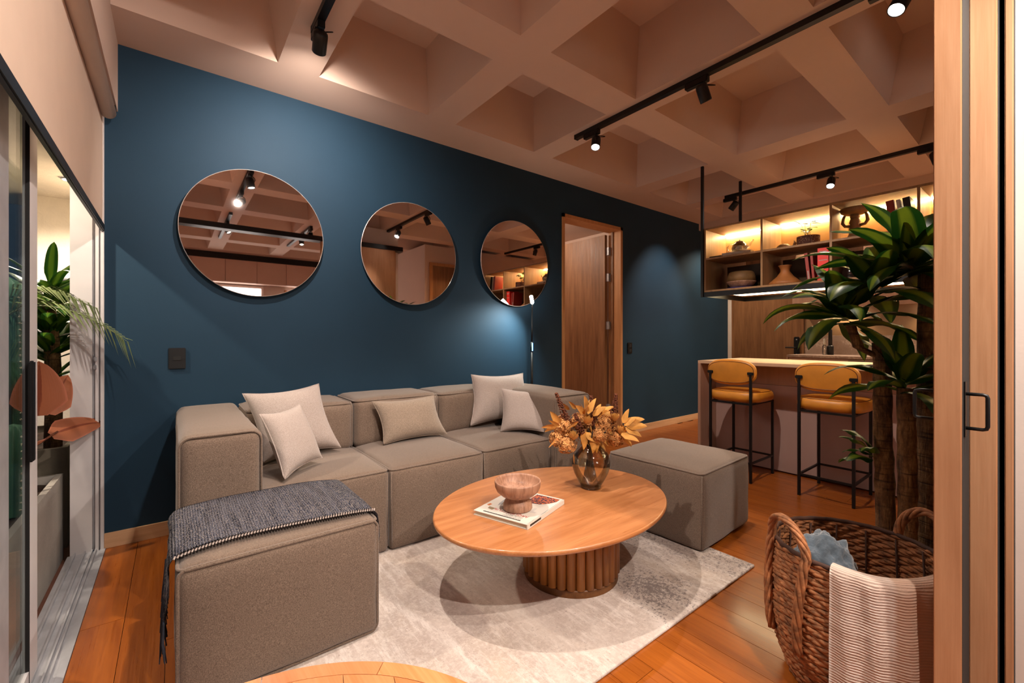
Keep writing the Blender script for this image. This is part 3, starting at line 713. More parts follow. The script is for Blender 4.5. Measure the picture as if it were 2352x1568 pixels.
# ============================================================ LAMPS
FX = []
def track(label, x, y0, y1):
    t_ = thing('light_track', label, 'light track', (x, y1, 2.625), group='black ceiling light tracks')
    obj('track_bar', mbox(x-.018, x+.018, y0, y1, 2.628, 2.66), M['black'], t_, world=True)
    obj('end_cap', mbox(x-.019, x+.019, y1, y1+.012, 2.626, 2.66), M['black'], t_, world=True)
    return t_
track('black light track on the ceiling rib nearest the left window', .56, .35, 2.32)
track('long black light track crossing the ceiling above the coffee table', 2.447, -.2, 2.32)
track('black light track above the kitchen island shelf', 4.787, -.2, 2.30)
track('short black light track behind the camera on the third rib, seen in the large mirror', 1.51, -1.9, -.35)
track('black light track behind the camera on the first rib, seen in the large mirror', .56, -1.9, -.25)
def spotlight(label, x, y, aim, power, face='lampface', size=70, col=(1, .87, .77), blend=.5, adapter_dir=1):
    loc = Vector((x, y, 2.628))
    t_ = thing('spotlight', label, 'spotlight', loc, group='black cylindrical track spotlights')
    obj('track_adapter', mbox(-.017, .017, -.03 if adapter_dir > 0 else -.11, .11 if adapter_dir > 0 else .03, -.035, 0, bev=.003), M['black'], t_)
    d = Vector(aim)-(loc+Vector((0, 0, -.12))); d.normalize()
    cen = Vector((0, 0, -.092)); q = d.to_track_quat('-Z', 'Y')
    bm = lathe(BM(), [(0, .05), (.022, .05), (.031, .042), (.033, .03), (.033, -.048), (.030, -.052), (.028, -.046), (.028, -.04)], 28)
    bm.transform(Matrix.Translation(cen) @ q.to_matrix().to_4x4()); obj('lamp_housing', bm, M['black'], t_, True)
    bm = lathe(BM(), [(0, -.041), (.0275, -.041)], 28); bm.transform(Matrix.Translation(cen) @ q.to_matrix().to_4x4()); obj('lamp_face', bm, M[face], t_)
    side = Vector((math.cos(.6), math.sin(.6), 0))
    bm = BM()
    for sg in (1, -1): tube(bm, [Vector((0, 0, -.03))+side*sg*.006, Vector((0, 0, -.04))+side*sg*.03, Vector((0, 0, -.06))+side*sg*.036, cen+side*sg*.035], .0035, 6)
    obj('yoke', bm, M['black'], t_, True)
    pts = [Vector((0, 0, -.035))+Vector((.028*math.sin(a)+.02, -.022*math.sin(a)-.02*(1-math.cos(a)), -.02*(1-math.cos(a))*.6)) for a in [PI*2*k/14 for k in range(15)]]
    obj('cable', tube(BM(), pts, .0025, 6), M['black'], t_, True)
    if power:
        add_light('spot_beam', 'SPOT', cen+d*.056, power*SPOT, col, d, t_, spot_size=R(size), spot_blend=blend, shadow_soft_size=.018)
SP = [
 ('spotlight at the wall end of the left track, above the sofa', .56, 2.23, (.68, 3.1, 1.98), 44, 'lampface', 128, 1.0),
 ('second spotlight of the left track, the highest one reflected in the largest mirror', .56, 1.48, (.95, 1.65, .4), 62, 'lampface', 84, .6),
 ('third spotlight of the left track, reflected just below the second one', .56, .76, (-.29, 1.75, 1.75), 40, 'lampdim', 104, .7),
 ('bright spotlight at the wall end of the long middle track', 2.447, 2.13, (1.4, 1.5, .0), 27, 'lampface', 85, .5),
 ('dark-bodied spotlight hanging halfway along the long middle track', 2.447, 1.31, (3.7, 1.15, .4), 46, 'lampdim', 78, .5),
 ('brightest spotlight at the top right on the long middle track', 2.447, .434, (1.0, 1.2, 0), 24, 'lampface', 85, .5),
 ('spotlight at the wall end of the kitchen track, washing the blue wall', 4.787, 2.22, (4.75, 3.1, 1.5), 30, 'lampdim', 70, .8),
 ('bright spotlight above the hanging shelf on the kitchen track', 4.787, 1.34, (3.3, 1.2, .3), 40, 'lampface', 80, .5),
 ('spotlight half hidden by the wooden doors on the kitchen track', 4.787, .64, (4.6, .2, .9), 30, 'lampdim', 75, .5),
 ('spotlight behind the camera on the third rib, left one in the mirror', 1.51, -.92, (1.42, .25, .15), 84, 'lampdim', 90, .5),
 ('spotlight behind the camera on the third rib, right one in the mirror', 1.51, -.42, (.5, .7, .5), 34, 'lampdim', 90, .5),
 ('spotlight behind the camera on the first rib', .56, -.72, (1.52, .22, .45), 92, 'lampdim', 90, .5),
]
for lab, x, y, aim, p, face, size, bl_ in SP: spotlight(lab, x, y, aim, p, face, size, blend=bl_)
for k, (x, y) in enumerate(((6.05, 1.75), (6.05, .6), (5.85, 2.7))):  # unseen fill lamps added to brighten the kitchen counter, door and ceiling
    t_ = thing('kitchen_fill_lamp', ('added unseen fill lamp above the kitchen faucet', 'added unseen fill lamp above the oven', 'added unseen fill lamp in front of the entrance door')[k], 'ceiling light', (x, y, 2.57), group='added kitchen fill lamps')
    obj('downlight_ring', lathe(BM(), [(.035, -.004), (.046, -.004), (.046, .0), (.035, .0), (.035, -.004)], 24), M['white'], t_)
    obj('downlight_lens', lathe(BM(), [(0, -.002), (.034, -.002)], 20), M['lampdim'], t_)
    add_light('downlight_beam', 'SPOT', (0, 0, -.02), 34*SPOT, (1, .8, .58), (-.1, 0, -1), t_, spot_size=R(120), spot_blend=.7, shadow_soft_size=.03)
# ============================================================ WALL THINGS
def mirror(label, x, z, r):
    t_ = thing('round_mirror', label, 'mirror', (x, 3.1, z), group='three round mirrors on the blue wall')
    def disc(r0, y0, y1): return [(r0, y0), (r0, y1)]
    bm = lathe(BM(), [(0, 0), (r-.02, 0), (r-.02, .022), (r, .024), (r, .030), (0, .030)], 96); bm.transform(Matrix.Rotation(R(90), 4, 'X')); obj('mirror_back', bm, M['rim'], t_)
    bm = lathe(BM(), [(r-.004, .0302), (r, .0302), (r-.0005, .0325), (r-.004, .0335)], 96); bm.transform(Matrix.Rotation(R(90), 4, 'X')); obj('bevel_edge', bm, M['edge'], t_, True)
    bm = lathe(BM(), [(0, .0335), (r-.004, .0335)], 96); bm.transform(Matrix.Rotation(R(90), 4, 'X')); obj('mirror_glass', bm, M['mirror'], t_)
mirror('round mirror nearest the window, above the left cushions', .405, 1.742, .387)
mirror('middle one of the three round mirrors', 1.428, 1.740, .387)
mirror('round mirror furthest right, beside the reading lamp', 2.446, 1.772, .387)
sw = thing('light_switch', 'square black light switch low on the blue wall left of the sofa', 'switch', (.016, 3.1, .985))
obj('switch_plate', mbox(-.039, .039, -.010, 0, -.059, .059, bev=.003), M['black'], sw); obj('switch_rocker', mbox(-.02, .02, -.014, -.009, -.012, .012, bev=.002), M['blackm'], sw)
so = thing('wall_socket', 'tall black wall socket to the right of the open oak door', 'socket', (4.137, 3.1, .985))
obj('socket_plate', mbox(-.042, .042, -.010, 0, -.062, .062, bev=.003), M['black'], so)
for z in (-.028, .028): obj('socket_insert', mbox(-.02, .02, -.013, -.009, z-.018, z+.018, bev=.004), M['blackm'], so)
# reading lamp behind the sofa
fl_ = thing('floor_lamp', 'slim black floor lamp with a glowing head behind the sofa corner', 'floor lamp', (2.53, 2.95, 0))
obj('lamp_base', lathe(BM(), [(0, 0), (.11, 0), (.11, .012), (.105, .018), (0, .02)], 36), M['black'], fl_, True)
obj('pole', tube(BM(), [(0, 0, .015), (0, 0, .7), (0, 0, 1.0)], .011, 12), M['black'], fl_, True)
obj('control_module', tube(BM(), [(0, 0, .975), (0, 0, 1.065)], .0115, 14), M['blackm'], fl_, True)
bm = BM(); box(bm, -.007, .001, -.0135, -.0105, .985, 1.055); obj('touch_light', bm, M['blueled'], fl_, label='glowing blue touch strip')
obj('gooseneck', tube(BM(), [(0, 0, 1.06), (0, 0, 1.2), (-.004, -.005, 1.28), (-.022, -.03, 1.36), (-.043, -.06, 1.405)], .007, 10), M['black'], fl_, True)
hd = Vector((-.0434, -.06, 1.402)); ddir = Vector((-.065, -.05, .085)).normalized()
obj('lamp_head', tube(BM(), [hd, hd+ddir*.012, hd+ddir*.082], [.008, .0145, .0145], 18), M['lampwarm'], fl_, True, label='glowing white lamp head')
add_light('floor_lamp_glow', 'SPOT', hd+ddir*.04+Vector((-.01, -.03, -.02)), 20*SPOT, (.95, 1, .92), (-.42, .35, -.85), fl_, spot_size=R(125), spot_blend=.9, shadow_soft_size=.03)
# ============================================================ RUG
tag(obj('area_rug', rounded(1.06, .79, .006, .005, n=24), M['rug'], smooth=True, loc=(1.14, 1.712, .0065)), 'distressed grey and beige area rug under the coffee table', 'rug')
# ============================================================ SOFA AND OTTOMANS
FZ = .013
def cblock(parent, name, x0, x1, y0, y1, z0, z1, r=.022, puff={}, seed=0, mat='sofa', pipe=('top',)):
    bm = rounded((x1-x0)/2, (y1-y0)/2, (z1-z0)/2, r, puff, 9, .004, seed)
    bm.transform(Matrix.Translation(((x0+x1)/2, (y0+y1)/2, (z0+z1)/2)))
    o = obj(name, bm, M[mat], parent, True, world=True)
    pb = BM(); cx, cy, cz = (x0+x1)/2, (y0+y1)/2, (z0+z1)/2; q = r*.25
    if 'top' in pipe:
        ring = [(cx+a, cy+b, z1-q) for a, b in rrect((x1-x0)/2-q*.6, (y1-y0)/2-q*.6, r)]; tube(pb, ring, .0052, 6, True)
    if 'front' in pipe:
        ring = [(cx+a, y0+q, cz+b) for a, b in rrect((x1-x0)/2-q*.6, (z1-z0)/2-q*.6, r)]; tube(pb, ring, .0052, 6, True)
    if 'right' in pipe:
        ring = [(x1-q, cy+a, cz+b) for a, b in rrect((y1-y0)/2-q*.6, (z1-z0)/2-q*.6, r)]; tube(pb, ring, .0052, 6, True)
    if 'vert' in pipe:
        for xx in (x0+q, x1-q):
            tube(pb, [(xx, y0+q, z0+r), (xx, y0+q, z1-r*.6)], .004, 6)
    if len(pb.verts):
        pb.transform(Matrix.Translation(-parent.location)); obj('piping', pb, M['pipe'], o, True)
    else: pb.free()
    return o
GS = 'modular grey-beige sofa along the blue wall'
a = thing('sofa_module', 'left corner sofa module with the tall arm beside the throw-covered ottoman', 'sofa', (.43, 2.6, FZ), group=GS)
cblock(a, 'seat', .302, .866, 2.125, 3.06, FZ, .43, .026, {'+z': .022, '-y': .012}, 1, pipe=('top', 'vert'))
cblock(a, 'backrest', .302, .860, 2.655, 3.065, .425, .715, .04, {'+z': .012, '-y': .022}, 2, pipe=('top', 'right'))
cblock(a, 'armrest', .010, .300, 2.095, 3.065, FZ, .715, .04, {'+z': .012, '-y': .01}, 3, pipe=('front',))
b = thing('sofa_module', 'armless middle sofa module with the long taupe cushion', 'sofa', (1.15, 2.6, FZ), group=GS)
cblock(b, 'seat', .870, 1.440, 2.115, 3.06, FZ, .43, .026, {'+z': .026, '-y': .014}, 4, pipe=('top', 'vert'))
cblock(b, 'backrest', .868, 1.442, 2.665, 3.065, .425, .720, .04, {'+z': .014, '-y': .024}, 5, pipe=('top', 'right'))
c_ = thing('sofa_module', 'right corner sofa module with two pale cushions in front of the reading lamp', 'sofa', (1.9, 2.6, FZ), group=GS)
cblock(c_, 'seat', 1.450, 1.992, 2.125, 3.06, FZ, .43, .026, {'+z': .024, '-y': .012}, 6, pipe=('top', 'vert'))
cblock(c_, 'backrest', 1.450, 1.992, 2.665, 3.065, .425, .715, .04, {'+z': .014, '-y': .022}, 7, pipe=('top',))
cblock(c_, 'armrest', 1.994, 2.335, 2.08, 3.065, FZ, .715, .04, {'+z': .014, '-y': .012}, 8, pipe=('front',))
o1 = thing('ottoman', 'square ottoman in the left foreground under the slate throw', 'ottoman', (.305, 1.85, FZ), group='square grey-beige ottomans')
cblock(o1, 'cushion_block', .004, .602, 1.572, 2.088, FZ, .43, .028, {'+z': .014, '-y': .014}, 9, pipe=('top', 'vert', 'front'))
o2 = thing('ottoman', 'square uncovered ottoman between the coffee table and the bar stools', 'ottoman', (2.375, 1.43, FZ), R(2.5), group='square grey-beige ottomans')
bm = rounded(.29, .29, .2, .026, {'+z': .022, '-y': .008, '-x': .008}, 10, .004, 12); bm.transform(Matrix.Translation((0, 0, .2))); oc = obj('cushion_block', bm, M['sofa'], o2, True)
pb = tube(BM(), [(p[0], p[1], .394) for p in rrect(.286, .286, .026)], .0052, 6, True)
for sx_, sy_ in ((-1, -1), (1, -1), (-1, 1), (1, 1)): tube(pb, [(sx_*.283, sy_*.283, .02), (sx_*.283, sy_*.283, .385)], .0035, 6)
obj('piping', pb, M['pipe'], oc, True)
GC = 'scatter cushions on the sofa'
def cushion(label, TL, TR, BR, BL, T, mat, seed):
    bm, sm = pillow(TL, TR, BR, BL, T, seed=seed); c0 = (Vector(BR)+Vector(BL))/2
    t_ = thing('cushion', label, 'cushion', c0, group=GC)
    o = obj('cushion_body', bm, M[mat], t_, True, world=True); sm.transform(Matrix.Translation(-c0)); obj('seam', sm, M[mat], o, True)
cushion('large pale linen cushion leaning in the left corner of the sofa', (.285, 2.66, .808), (.66, 2.66, .835), (.755, 2.56, .475), (.36, 2.53, .46), .075, 'cushl', 1)
cushion('small pale linen cushion in front of the large one at the left end', (.318, 2.33, .742), (.52, 2.46, .755), (.600, 2.35, .487), (.395, 2.18, .458), .055, 'cushl', 2)
cushion('long taupe lumbar cushion on the middle sofa module', (.954, 2.61, .712), (1.375, 2.61, .716), (1.442, 2.55, .458), (.99, 2.52, .462), .06, 'cushd', 3)
cushion('large pale linen cushion at the right end of the sofa, behind a smaller one', (1.715, 2.68, .832), (2.205, 2.68, .818), (2.19, 2.56, .49), (1.655, 2.60, .478), .075, 'cushl', 4)
cushion('small pale linen cushion in front of the large one at the right end', (1.84, 2.48, .742), (2.19, 2.36, .708), (1.985, 2.19, .462), (1.775, 2.40, .455), .055, 'cushl', 5)
# throw over the left ottoman
def throw():
    t_ = thing('throw_blanket', 'slate blue throw with pale flecks and a dark fringe draped over the left ottoman', 'throw', (.3, 1.86, .45))
    prof = []                      # (x, z, s) across the ottoman
    zt = .4445
    for z in (.27, .30, .34, .38, .41): prof.append((-.017-.006*math.sin(z*30), z))
    for k in range(1, 6):
        a_ = PI-PI/2*k/6; prof.append((.018+.033*math.cos(a_), .412+.033*math.sin(a_)))
    for k in range(0, 21):
        x = .02+.565*k/20; u = (x-.303)/.299; prof.append((x, zt+.016*(1-abs(u)**4)))
    for k in range(1, 6):
        a_ = PI/2-PI/2*k/6; prof.append((.588+.030*math.cos(a_), .412+.033*math.sin(a_)))
    for z in (.38, .34, .30, .24): prof.append((.620+.004*math.sin(z*40), z))
    bm = BM(); ny = 30; rows = []
    for i, (x, z) in enumerate(prof):
        row = []
        for jn in range(ny+1):
            v = jn/ny; yb0 = 1.632+.012*math.sin(x*9)-.03*(1 if x < .0 else 0)*(.42-z)*4; yb1 = 2.088
            if x > .4: yb1 -= (x-.4)*.16
            y = yb0+(yb1-yb0)*v
            dz = mnoise.noise(Vector((x*6, y*6, 3)))*.003
            if x < 0: y -= .0; xx = x+mnoise.noise(Vector((y*14, z*6, 1)))*.008
            else: xx = x
            puffy = .010*(1-abs((y-1.83)/.27)**4) if .0 < x < .6 and z > .43 else 0
            row.append(bm.verts.new((xx, y, z+dz+max(0, puffy))))
        rows.append(row)
    for i in range(len(rows)-1):
        for jn in range(ny): bm.faces.new((rows[i][jn], rows[i+1][jn], rows[i+1][jn+1], rows[i][jn+1]))
    ext = bmesh.ops.solidify(bm, geom=bm.faces[:], thickness=-.005)
    o = obj('cloth', bm, M['throw'], t_, True, world=True)
    fb = BM(); rnd = random.Random(5)
    for side in (0, -1):
        for k in range(64):
            y = 1.60+.47*k/63 if side == 0 else 1.64+.42*k/63
            x0, z0 = prof[side]; L = rnd.uniform(.09, .125) if side == 0 else rnd.uniform(.07, .1)
            sw_ = rnd.uniform(-.01, .01)
            tube(fb, [(x0, y, z0+.005), (x0-.004+sw_*.3, y+sw_*.5, z0-L*.5), (x0-.002+sw_, y+sw_, z0-L)], [.0028, .0026, .0014], 5)
    f = obj('fringe', fb, M['fringe'], t_, world=True, label='dark knotted fringe'); f['kind'] = 'stuff'
    sb = BM()
    for k in range(70):
        x = .0+.6*k/69; u = (x-.303)/.299; y = 1.632+.012*math.sin(x*9)
        z = zt+.016*(1-abs(u)**4)+.003
        tube(sb, [(x, y-.003, z-.004), (x+.004, y+.004, z+.002)], .0028, 5)
    f = obj('edge_stitching', sb, M['cushl'], t_, world=True); f['kind'] = 'stuff'
throw()
# ============================================================ COFFEE TABLE
ct = thing('coffee_table', 'oval oak coffee table with a fluted drum base on the rug', 'coffee table', (1.39, 1.455, FZ))
def oval_slab(a_, b_, prof, n=120):
    bm = BM(); rings = []
    for off, z in prof: rings.append([bm.verts.new(((a_-off)*math.cos(2*PI*k/n), (b_-off)*math.sin(2*PI*k/n), z)) for k in range(n)])
    for A, B in zip(rings, rings[1:]):
        for k in range(n): bm.faces.new((A[k], A[(k+1) % n], B[(k+1) % n], B[k])).smooth = True
    bm.faces.new(rings[0][::-1]); bm.faces.new(rings[-1]); return bm
obj('tabletop', oval_slab(.585, .442, [(.05, .318), (.012, .322), (.002, .329), (0, .337), (.002, .343), (.006, .346)]), M['table'], ct)
bx_, by_, br = .07, -.03, .212
obj('drum_core', lathe(BM(), [(0, .03), (br-.012, .03), (br-.012, .318), (0, .318)], 48, bx_, by_), M['tdark'], ct)
obj('plinth', lathe(BM(), [(0, 0), (br+.004, 0), (br+.004, .028), (br+.001, .031), (0, .031)], 64, bx_, by_), M['tdark'], ct, label='dark wooden plinth ring')
sl = None; ns = 32
for k in range(ns):
    a_ = 2*PI*k/ns; rr = PI*br/ns*.98
    if sl is None:
        bm = BM(); pr = [(rr*math.cos(PI*q/8-PI/2), rr*math.sin(PI*q/8-PI/2)) for q in range(9)]
        lo = [bm.verts.new((x*1.15, y, .032)) for x, y in pr]; hi = [bm.verts.new((x*1.15, y, .318)) for x, y in pr]
        for q in range(8): bm.faces.new((lo[q], lo[q+1], hi[q+1], hi[q]))
        bm.faces.new(lo[::-1]); bm.faces.new(hi); bm.faces.new((lo[8], lo[0], hi[0], hi[8]))
        sl = obj('flute', bm, M['tablez'], ct, True); o = sl
    else: o = obj('flute', sl.data, None, ct)
    o.location = (bx_+(br-.012)*math.cos(a_), by_+(br-.012)*math.sin(a_), 0); o.rotation_euler = (0, 0, a_)
TZ = FZ+.346
# book: local x = reading direction, local y = up the cover, origin at top-left (spine) corner
B0 = Vector((1.075, 1.283, TZ+.0005)); ex = Vector((-.088, .262, 0)).normalized(); ey = Vector((-.296, -.118, 0)); ey = (ey-ex*ey.dot(ex)).normalized()
bk = thing('picture_book', 'large white architecture picture book lying under the wooden bowl', 'book', B0, math.atan2(ex.y, ex.x))
BW, BH = .262, .315
obj('page_block', mbox(.004, BW-.006, -BH+.005, -.005, .003, .0165), M['pages'], bk)
obj('back_cover', mbox(0, BW, -BH, 0, 0, .0028), M['paper'], bk); obj('front_cover', mbox(0, BW, -BH, 0, .0167, .0195), M['paper'], bk)
obj('spine', mbox(-.003, .0015, -BH, 0, 0, .0195), M['paper'], bk)
ct_ = .0196
def label_text(s_, size, mat, x, y):
    obj('cover_lettering', text_mesh(s_, size, mat, .0001), None, bk, loc=(x, y, ct_))
M['greyink'] = plain('grey_lettering', rgb(96, 92, 92), .6)
label_text('DICCIONARIO', .0135, M['greyink'], .045, -.034)
label_text('VISUAL DE LA', .0135, M['greyink'], .045, -.047)
label_text('ARQUITECTURA', .0245, M['redink'], .030, -.069)
bm = BM()
for k in range(40): box(bm, .040+k*.0046, .0436+k*.0046, -.0200-(.0008 if k % 3 else 0), -.0135, ct_, ct_+.0004)
obj('printed_line', bm, M['ink'], bk)
def polyprint(name, pts, mat): 
    bm = BM(); v = [bm.verts.new((x, y, ct_+.0002)) for x, y in pts]; f = bm.faces.new(v)
    if f.normal.z < 0: f.normal_flip()
    obj(name, bm, mat, bk)
polyprint('print_tower', [(.205, -.095), (.215, -.12), (.225, -.20), (.25, -.29), (.19, -.30), (.20, -.21), (.20, -.12)], M['grey'])
t = NT('brick_print'); n_ = t.noise(t.coords(), 140, 3); t.set(Base_Color=t.ramp(n_, [(.4, rgb(36, 34, 56)), (.52, rgb(120, 60, 50)), (.6, rgb(216, 108, 50))]), Roughness=.5)
polyprint('print_brickwork', [(.012, -.303), (.012, -.27), (.03, -.235), (.06, -.205), (.10, -.195), (.13, -.21), (.13, -.303)], t.m)
polyprint('print_stone', [(.20, -.045), (.225, -.05), (.23, -.07), (.195, -.066)], plain('stone_print', rgb(132, 112, 82), .5))
polyprint('print_block', [(.236, -.075), (.25, -.078), (.248, -.10), (.234, -.096)], plain('orange_print', rgb(196, 116, 66), .5))
polyprint('print_column', [(.03, -.11), (.075, -.105), (.08, -.12), (.06, -.125), (.058, -.16), (.045, -.16), (.045, -.125), (.028, -.125)], plain('pale_print', rgb(190, 184, 176), .5))
obj('spine_title', mbox(-.0034, -.003, -.105, -.02, .006, .014), M['ink'], bk)
# bowl
bw = thing('pedestal_bowl', 'turned wooden pedestal bowl standing on the picture book', 'bowl', (1.146, 1.428, TZ+.0206))
prof = [(0, .001), (.058, .001), (.062, .006), (.061, .02), (.056, .034), (.047, .046), (.044, .052), (.050, .054), (.070, .062), (.088, .078), (.096, .096), (.098, .116), (.0965, .121), (.0935, .121), (.091, .112), (.085, .092), (.072, .080), (.045, .073), (0, .071)]
obj('bowl_body', lathe(BM(), prof, 72), M['walnut'], bw, True)
# vase
va_ = thing('glass_vase', 'round amber glass vase holding the dried bouquet', 'vase', (1.634, 1.455, TZ+.0005))
po = [(0, .001), (.046, .001), (.050, .004), (.050, .012), (.058, .025), (.082, .07), (.094, .11), (.0945, .135), (.084, .17), (.060, .195), (.046, .21), (.041, .225), (.044, .245), (.056, .262)]
pi_ = [(.0535, .262), (.0415, .245), (.0385, .225), (.0435, .209), (.0575, .194), (.081, .169), (.0915, .135), (.091, .11), (.079, .07), (.056, .028), (.046, .02), (0, .018)]
obj('vase_wall', lathe(BM(), po[3:]+pi_[:-2], 56), M['amber'], va_, True)
obj('vase_foot', lathe(BM(), po[:4]+[(.048, .02), (0, .021)], 48), M['amberd'], va_, True, label='thick dark amber foot')
# bouquet
bq = thing('dried_bouquet', 'bouquet of dried golden leaves, blossoms and brown spikes in the amber vase', 'flowers', (1.630, 1.458, TZ+.03))
rnd = random.Random(11)
tips = []
for k in range(30):
    a_ = 2*PI*k/20*2.4; rr = rnd.uniform(.02, .11); z = rnd.uniform(.24, .30)
    s0 = Vector((.034*math.cos(a_+2.2), .034*math.sin(a_+2.2), 0)); s1 = Vector((.018*math.cos(a_), .018*math.sin(a_), .19)); s2 = Vector((rr*math.cos(a_), rr*math.sin(a_), z))
    obj('stem', tube(BM(), [s0, s0.lerp(s1, .5), s1, s2], .0042, 6), M['stem'], bq, True)
Rt = Vector((.788, -.616, 0)); Fw = Vector((.616, .788, 0))
def bp(u, v, w_=0): return Rt*u+Fw*w_+Vector((0, 0, v))       # u right, v up, w away
def blossom(c, r, n, mat, name, rs=.0085):
    bm = BM()
    for k in range(n):
        d = Vector((rnd.gauss(0, 1), rnd.gauss(0, 1), rnd.gauss(0, 1))).normalized()*r*rnd.uniform(.72, 1)
        q = d.to_track_quat('Z', 'Y').to_matrix().to_4x4(); s_ = rs*rnd.uniform(.7, 1.2)
        mt = Matrix.Translation(Vector(c)+d) @ q @ Matrix.Rotation(rnd.uniform(0, 3), 4, 'Z')
        for p in range(4):
            a_ = PI/2*p; vv = [(0, 0, 0), (s_*math.cos(a_-.5), s_*math.sin(a_-.5), .35*s_), (s_*1.3*math.cos(a_), s_*1.3*math.sin(a_), .25*s_), (s_*math.cos(a_+.5), s_*math.sin(a_+.5), .35*s_)]
            bm.faces.new([bm.verts.new(mt @ Vector(v)) for v in vv])
    bmesh.ops.create_icosphere(bm, subdivisions=2, radius=r*.66, matrix=Matrix.Translation(c))
    obj(name, bm, mat, bq)
for c, r in ((bp(-.13, .275), .052), (bp(-.165, .215, -.02), .038), (bp(-.12, .195, -.04), .05), (bp(.055, .29, -.03), .048), (bp(.04, .245, -.05), .04), (bp(.13, .215, .0), .042), (bp(-.05, .29, .02), .045), (bp(.10, .30, .04), .045), (bp(0, .24, .03), .07)):
    blossom(c, r, 170, M['petal2'], 'blossom')
for c, r in ((bp(-.09, .235, -.06), .026), (bp(-.02, .31, -.05), .028), (bp(.15, .255, -.03), .028), (bp(.12, .315, -.01), .024)):
    bm = BM()
    for k in range(16):
        a_ = k*2.4; rr = r*(.25+.75*k/16)
        b2 = blade(Vector(c)+Vector((rr*.3*math.cos(a_), rr*.3*math.sin(a_), -r*.6)), a_, R(80-40*k/16), r*1.7, r*1.3, R(-30), 5, 0, -.3, 1)
        me_ = bpy.data.meshes.new('x'); b2.to_mesh(me_); b2.free(); bm.from_mesh(me_); bpy.data.meshes.remove(me_)
    obj('rose', bm, M['petal'], bq, True)
for (u, v, w_, du, dv, L) in ((-.115, .30, -.02, -.35, .9, .15), (.01, .31, -.04, -.1, 1, .12), (.125, .33, .02, .1, 1, .10), (-.05, .25, -.05, -.3, .9, .1)):
    bm = BM(); c = bp(u, v, w_); d = (Rt*du+Vector((0, 0, dv))).normalized(); s1 = d.cross(Fw).normalized(); s2 = d.cross(s1)
    for k in range(130):
        f = rnd.random(); rr = .019*(1-f*.75); a_ = rnd.uniform(0, 2*PI)
        bmesh.ops.create_icosphere(bm, subdivisions=1, radius=.0042, matrix=Matrix.Translation(c+d*L*f+(s1*math.cos(a_)+s2*math.sin(a_))*rr))
    tube(bm, [c-d*.1, c, c+d*L], [.003, .008, .002], 6)
    obj('seed_spike', bm, M['spike'], bq, True)
def petal(u, v, w_, ang, L, W, tilt=0.0, dr=.5):
    base = bp(u, v, w_); d = Rt*math.cos(ang)+Vector((0, 0, 1))*math.sin(ang)+Fw*tilt
    az = math.atan2(d.y, d.x); el = math.atan2(d.z, math.hypot(d.x, d.y))
    obj('leaf', blade(base, az, el, L, W, dr, 8, rnd.uniform(-.4, .4)+PI/2*.6, .25, .9), M['petal'], bq)
for (u, v, a_, L) in ((-.165, .285, 175, .085), (-.165, .285, 200, .07), (-.155, .29, 120, .085), (-.16, .29, 145, .06), (-.02, .35, 100, .09), (-.025, .35, 70, .085), (-.03, .34, 130, .07), (.0, .34, 50, .08), (-.03, .33, 90, .08),
        (.03, .34, 35, .09), (.035, .33, 70, .07), (.16, .30, 25, .095), (.165, .29, 5, .095), (.16, .28, -20, .09), (.15, .30, 75, .075), (.155, .29, 45, .08), (-.05, .25, -45, .08), (-.04, .26, -80, .09), (-.03, .25, -30, .09), (.0, .22, -75, .07),
        (.03, .21, -100, .06), (-.02, .20, -120, .06), (-.09, .15, -95, .05), (-.18, .22, -140, .05), (.14, .25, -10, .09), (.15, .235, -35, .08), (.0, .28, -60, .08), (-.07, .31, -160, .07), (.05, .36, 20, .06), (.01, .29, 60, .07)):
    petal(u, v, rnd.uniform(-.08, -.02), R(a_), L, L*.48, rnd.uniform(-.4, .1), rnd.uniform(.2, .9))
for k in range(26):
    a_ = rnd.uniform(0, 2*PI); rr = rnd.uniform(.05, .14)
    petal(rr*math.cos(a_), .26+.06*math.sin(a_)+rnd.uniform(-.04, .05), rnd.uniform(.0, .1), a_, rnd.uniform(.05, .08), .035, .2)
# ============================================================ NEAR SIDE TABLE (foreground)
nt = thing('round_side_table', 'glossy round wooden side table at the bottom edge of the photo', 'side table', (.03, .425, 0))
NR, NZ = .355, .575
import itertools
def circ_clip(x0, x1, ya, yb, r):
    """polygon of strip clipped to disc"""
    pts = []; st = 10
    for k in range(st+1):
        x = x0+(x1-x0)*k/st; h = math.sqrt(max(0, r*r-x*x)); pts.append((x, max(-h, min(yb, h)) if yb < h else h))
    low = []
    for k in range(st+1):
        x = x0+(x1-x0)*k/st; h = math.sqrt(max(0, r*r-x*x)); low.append((x, max(ya, -h)))
    return [p for p in pts]+[p for p in low[::-1]]
r0 = NR-.032; rr_ = random.Random(4)
for k in range(9):
    x0 = -r0+2*r0*k/9+.0004; x1 = -r0+2*r0*(k+1)/9-.0004
    cuts = [-r0, rr_.uniform(-.12, .2), r0]
    for ya, yb in zip(cuts, cuts[1:]):
        pl_ = [(x, y) for x, y in circ_clip(x0, x1, ya+.0004, yb-.0004, r0)]
        if len(pl_) < 4 or max(p[1] for p in pl_)-min(p[1] for p in pl_) < .02: continue
        bm = BM(); lo = [bm.verts.new((x, y, NZ-.02)) for x, y in pl_]; hi = [bm.verts.new((x, y, NZ)) for x, y in pl_]
        m_ = len(lo)
        try:
            bm.faces.new(hi[::-1]); bm.faces.new(lo)
            for q in range(m_): bm.faces.new((lo[q], lo[(q+1) % m_], hi[(q+1) % m_], hi[q]))
        except ValueError: pass
        bmesh.ops.remove_doubles(bm, verts=bm.verts[:], dist=1e-5)
        bmesh.ops.recalc_face_normals(bm, faces=bm.faces[:])
        bm.transform(Matrix.Rotation(R(-14), 4, 'Z'))
        obj('plank', bm, M['near'], nt)
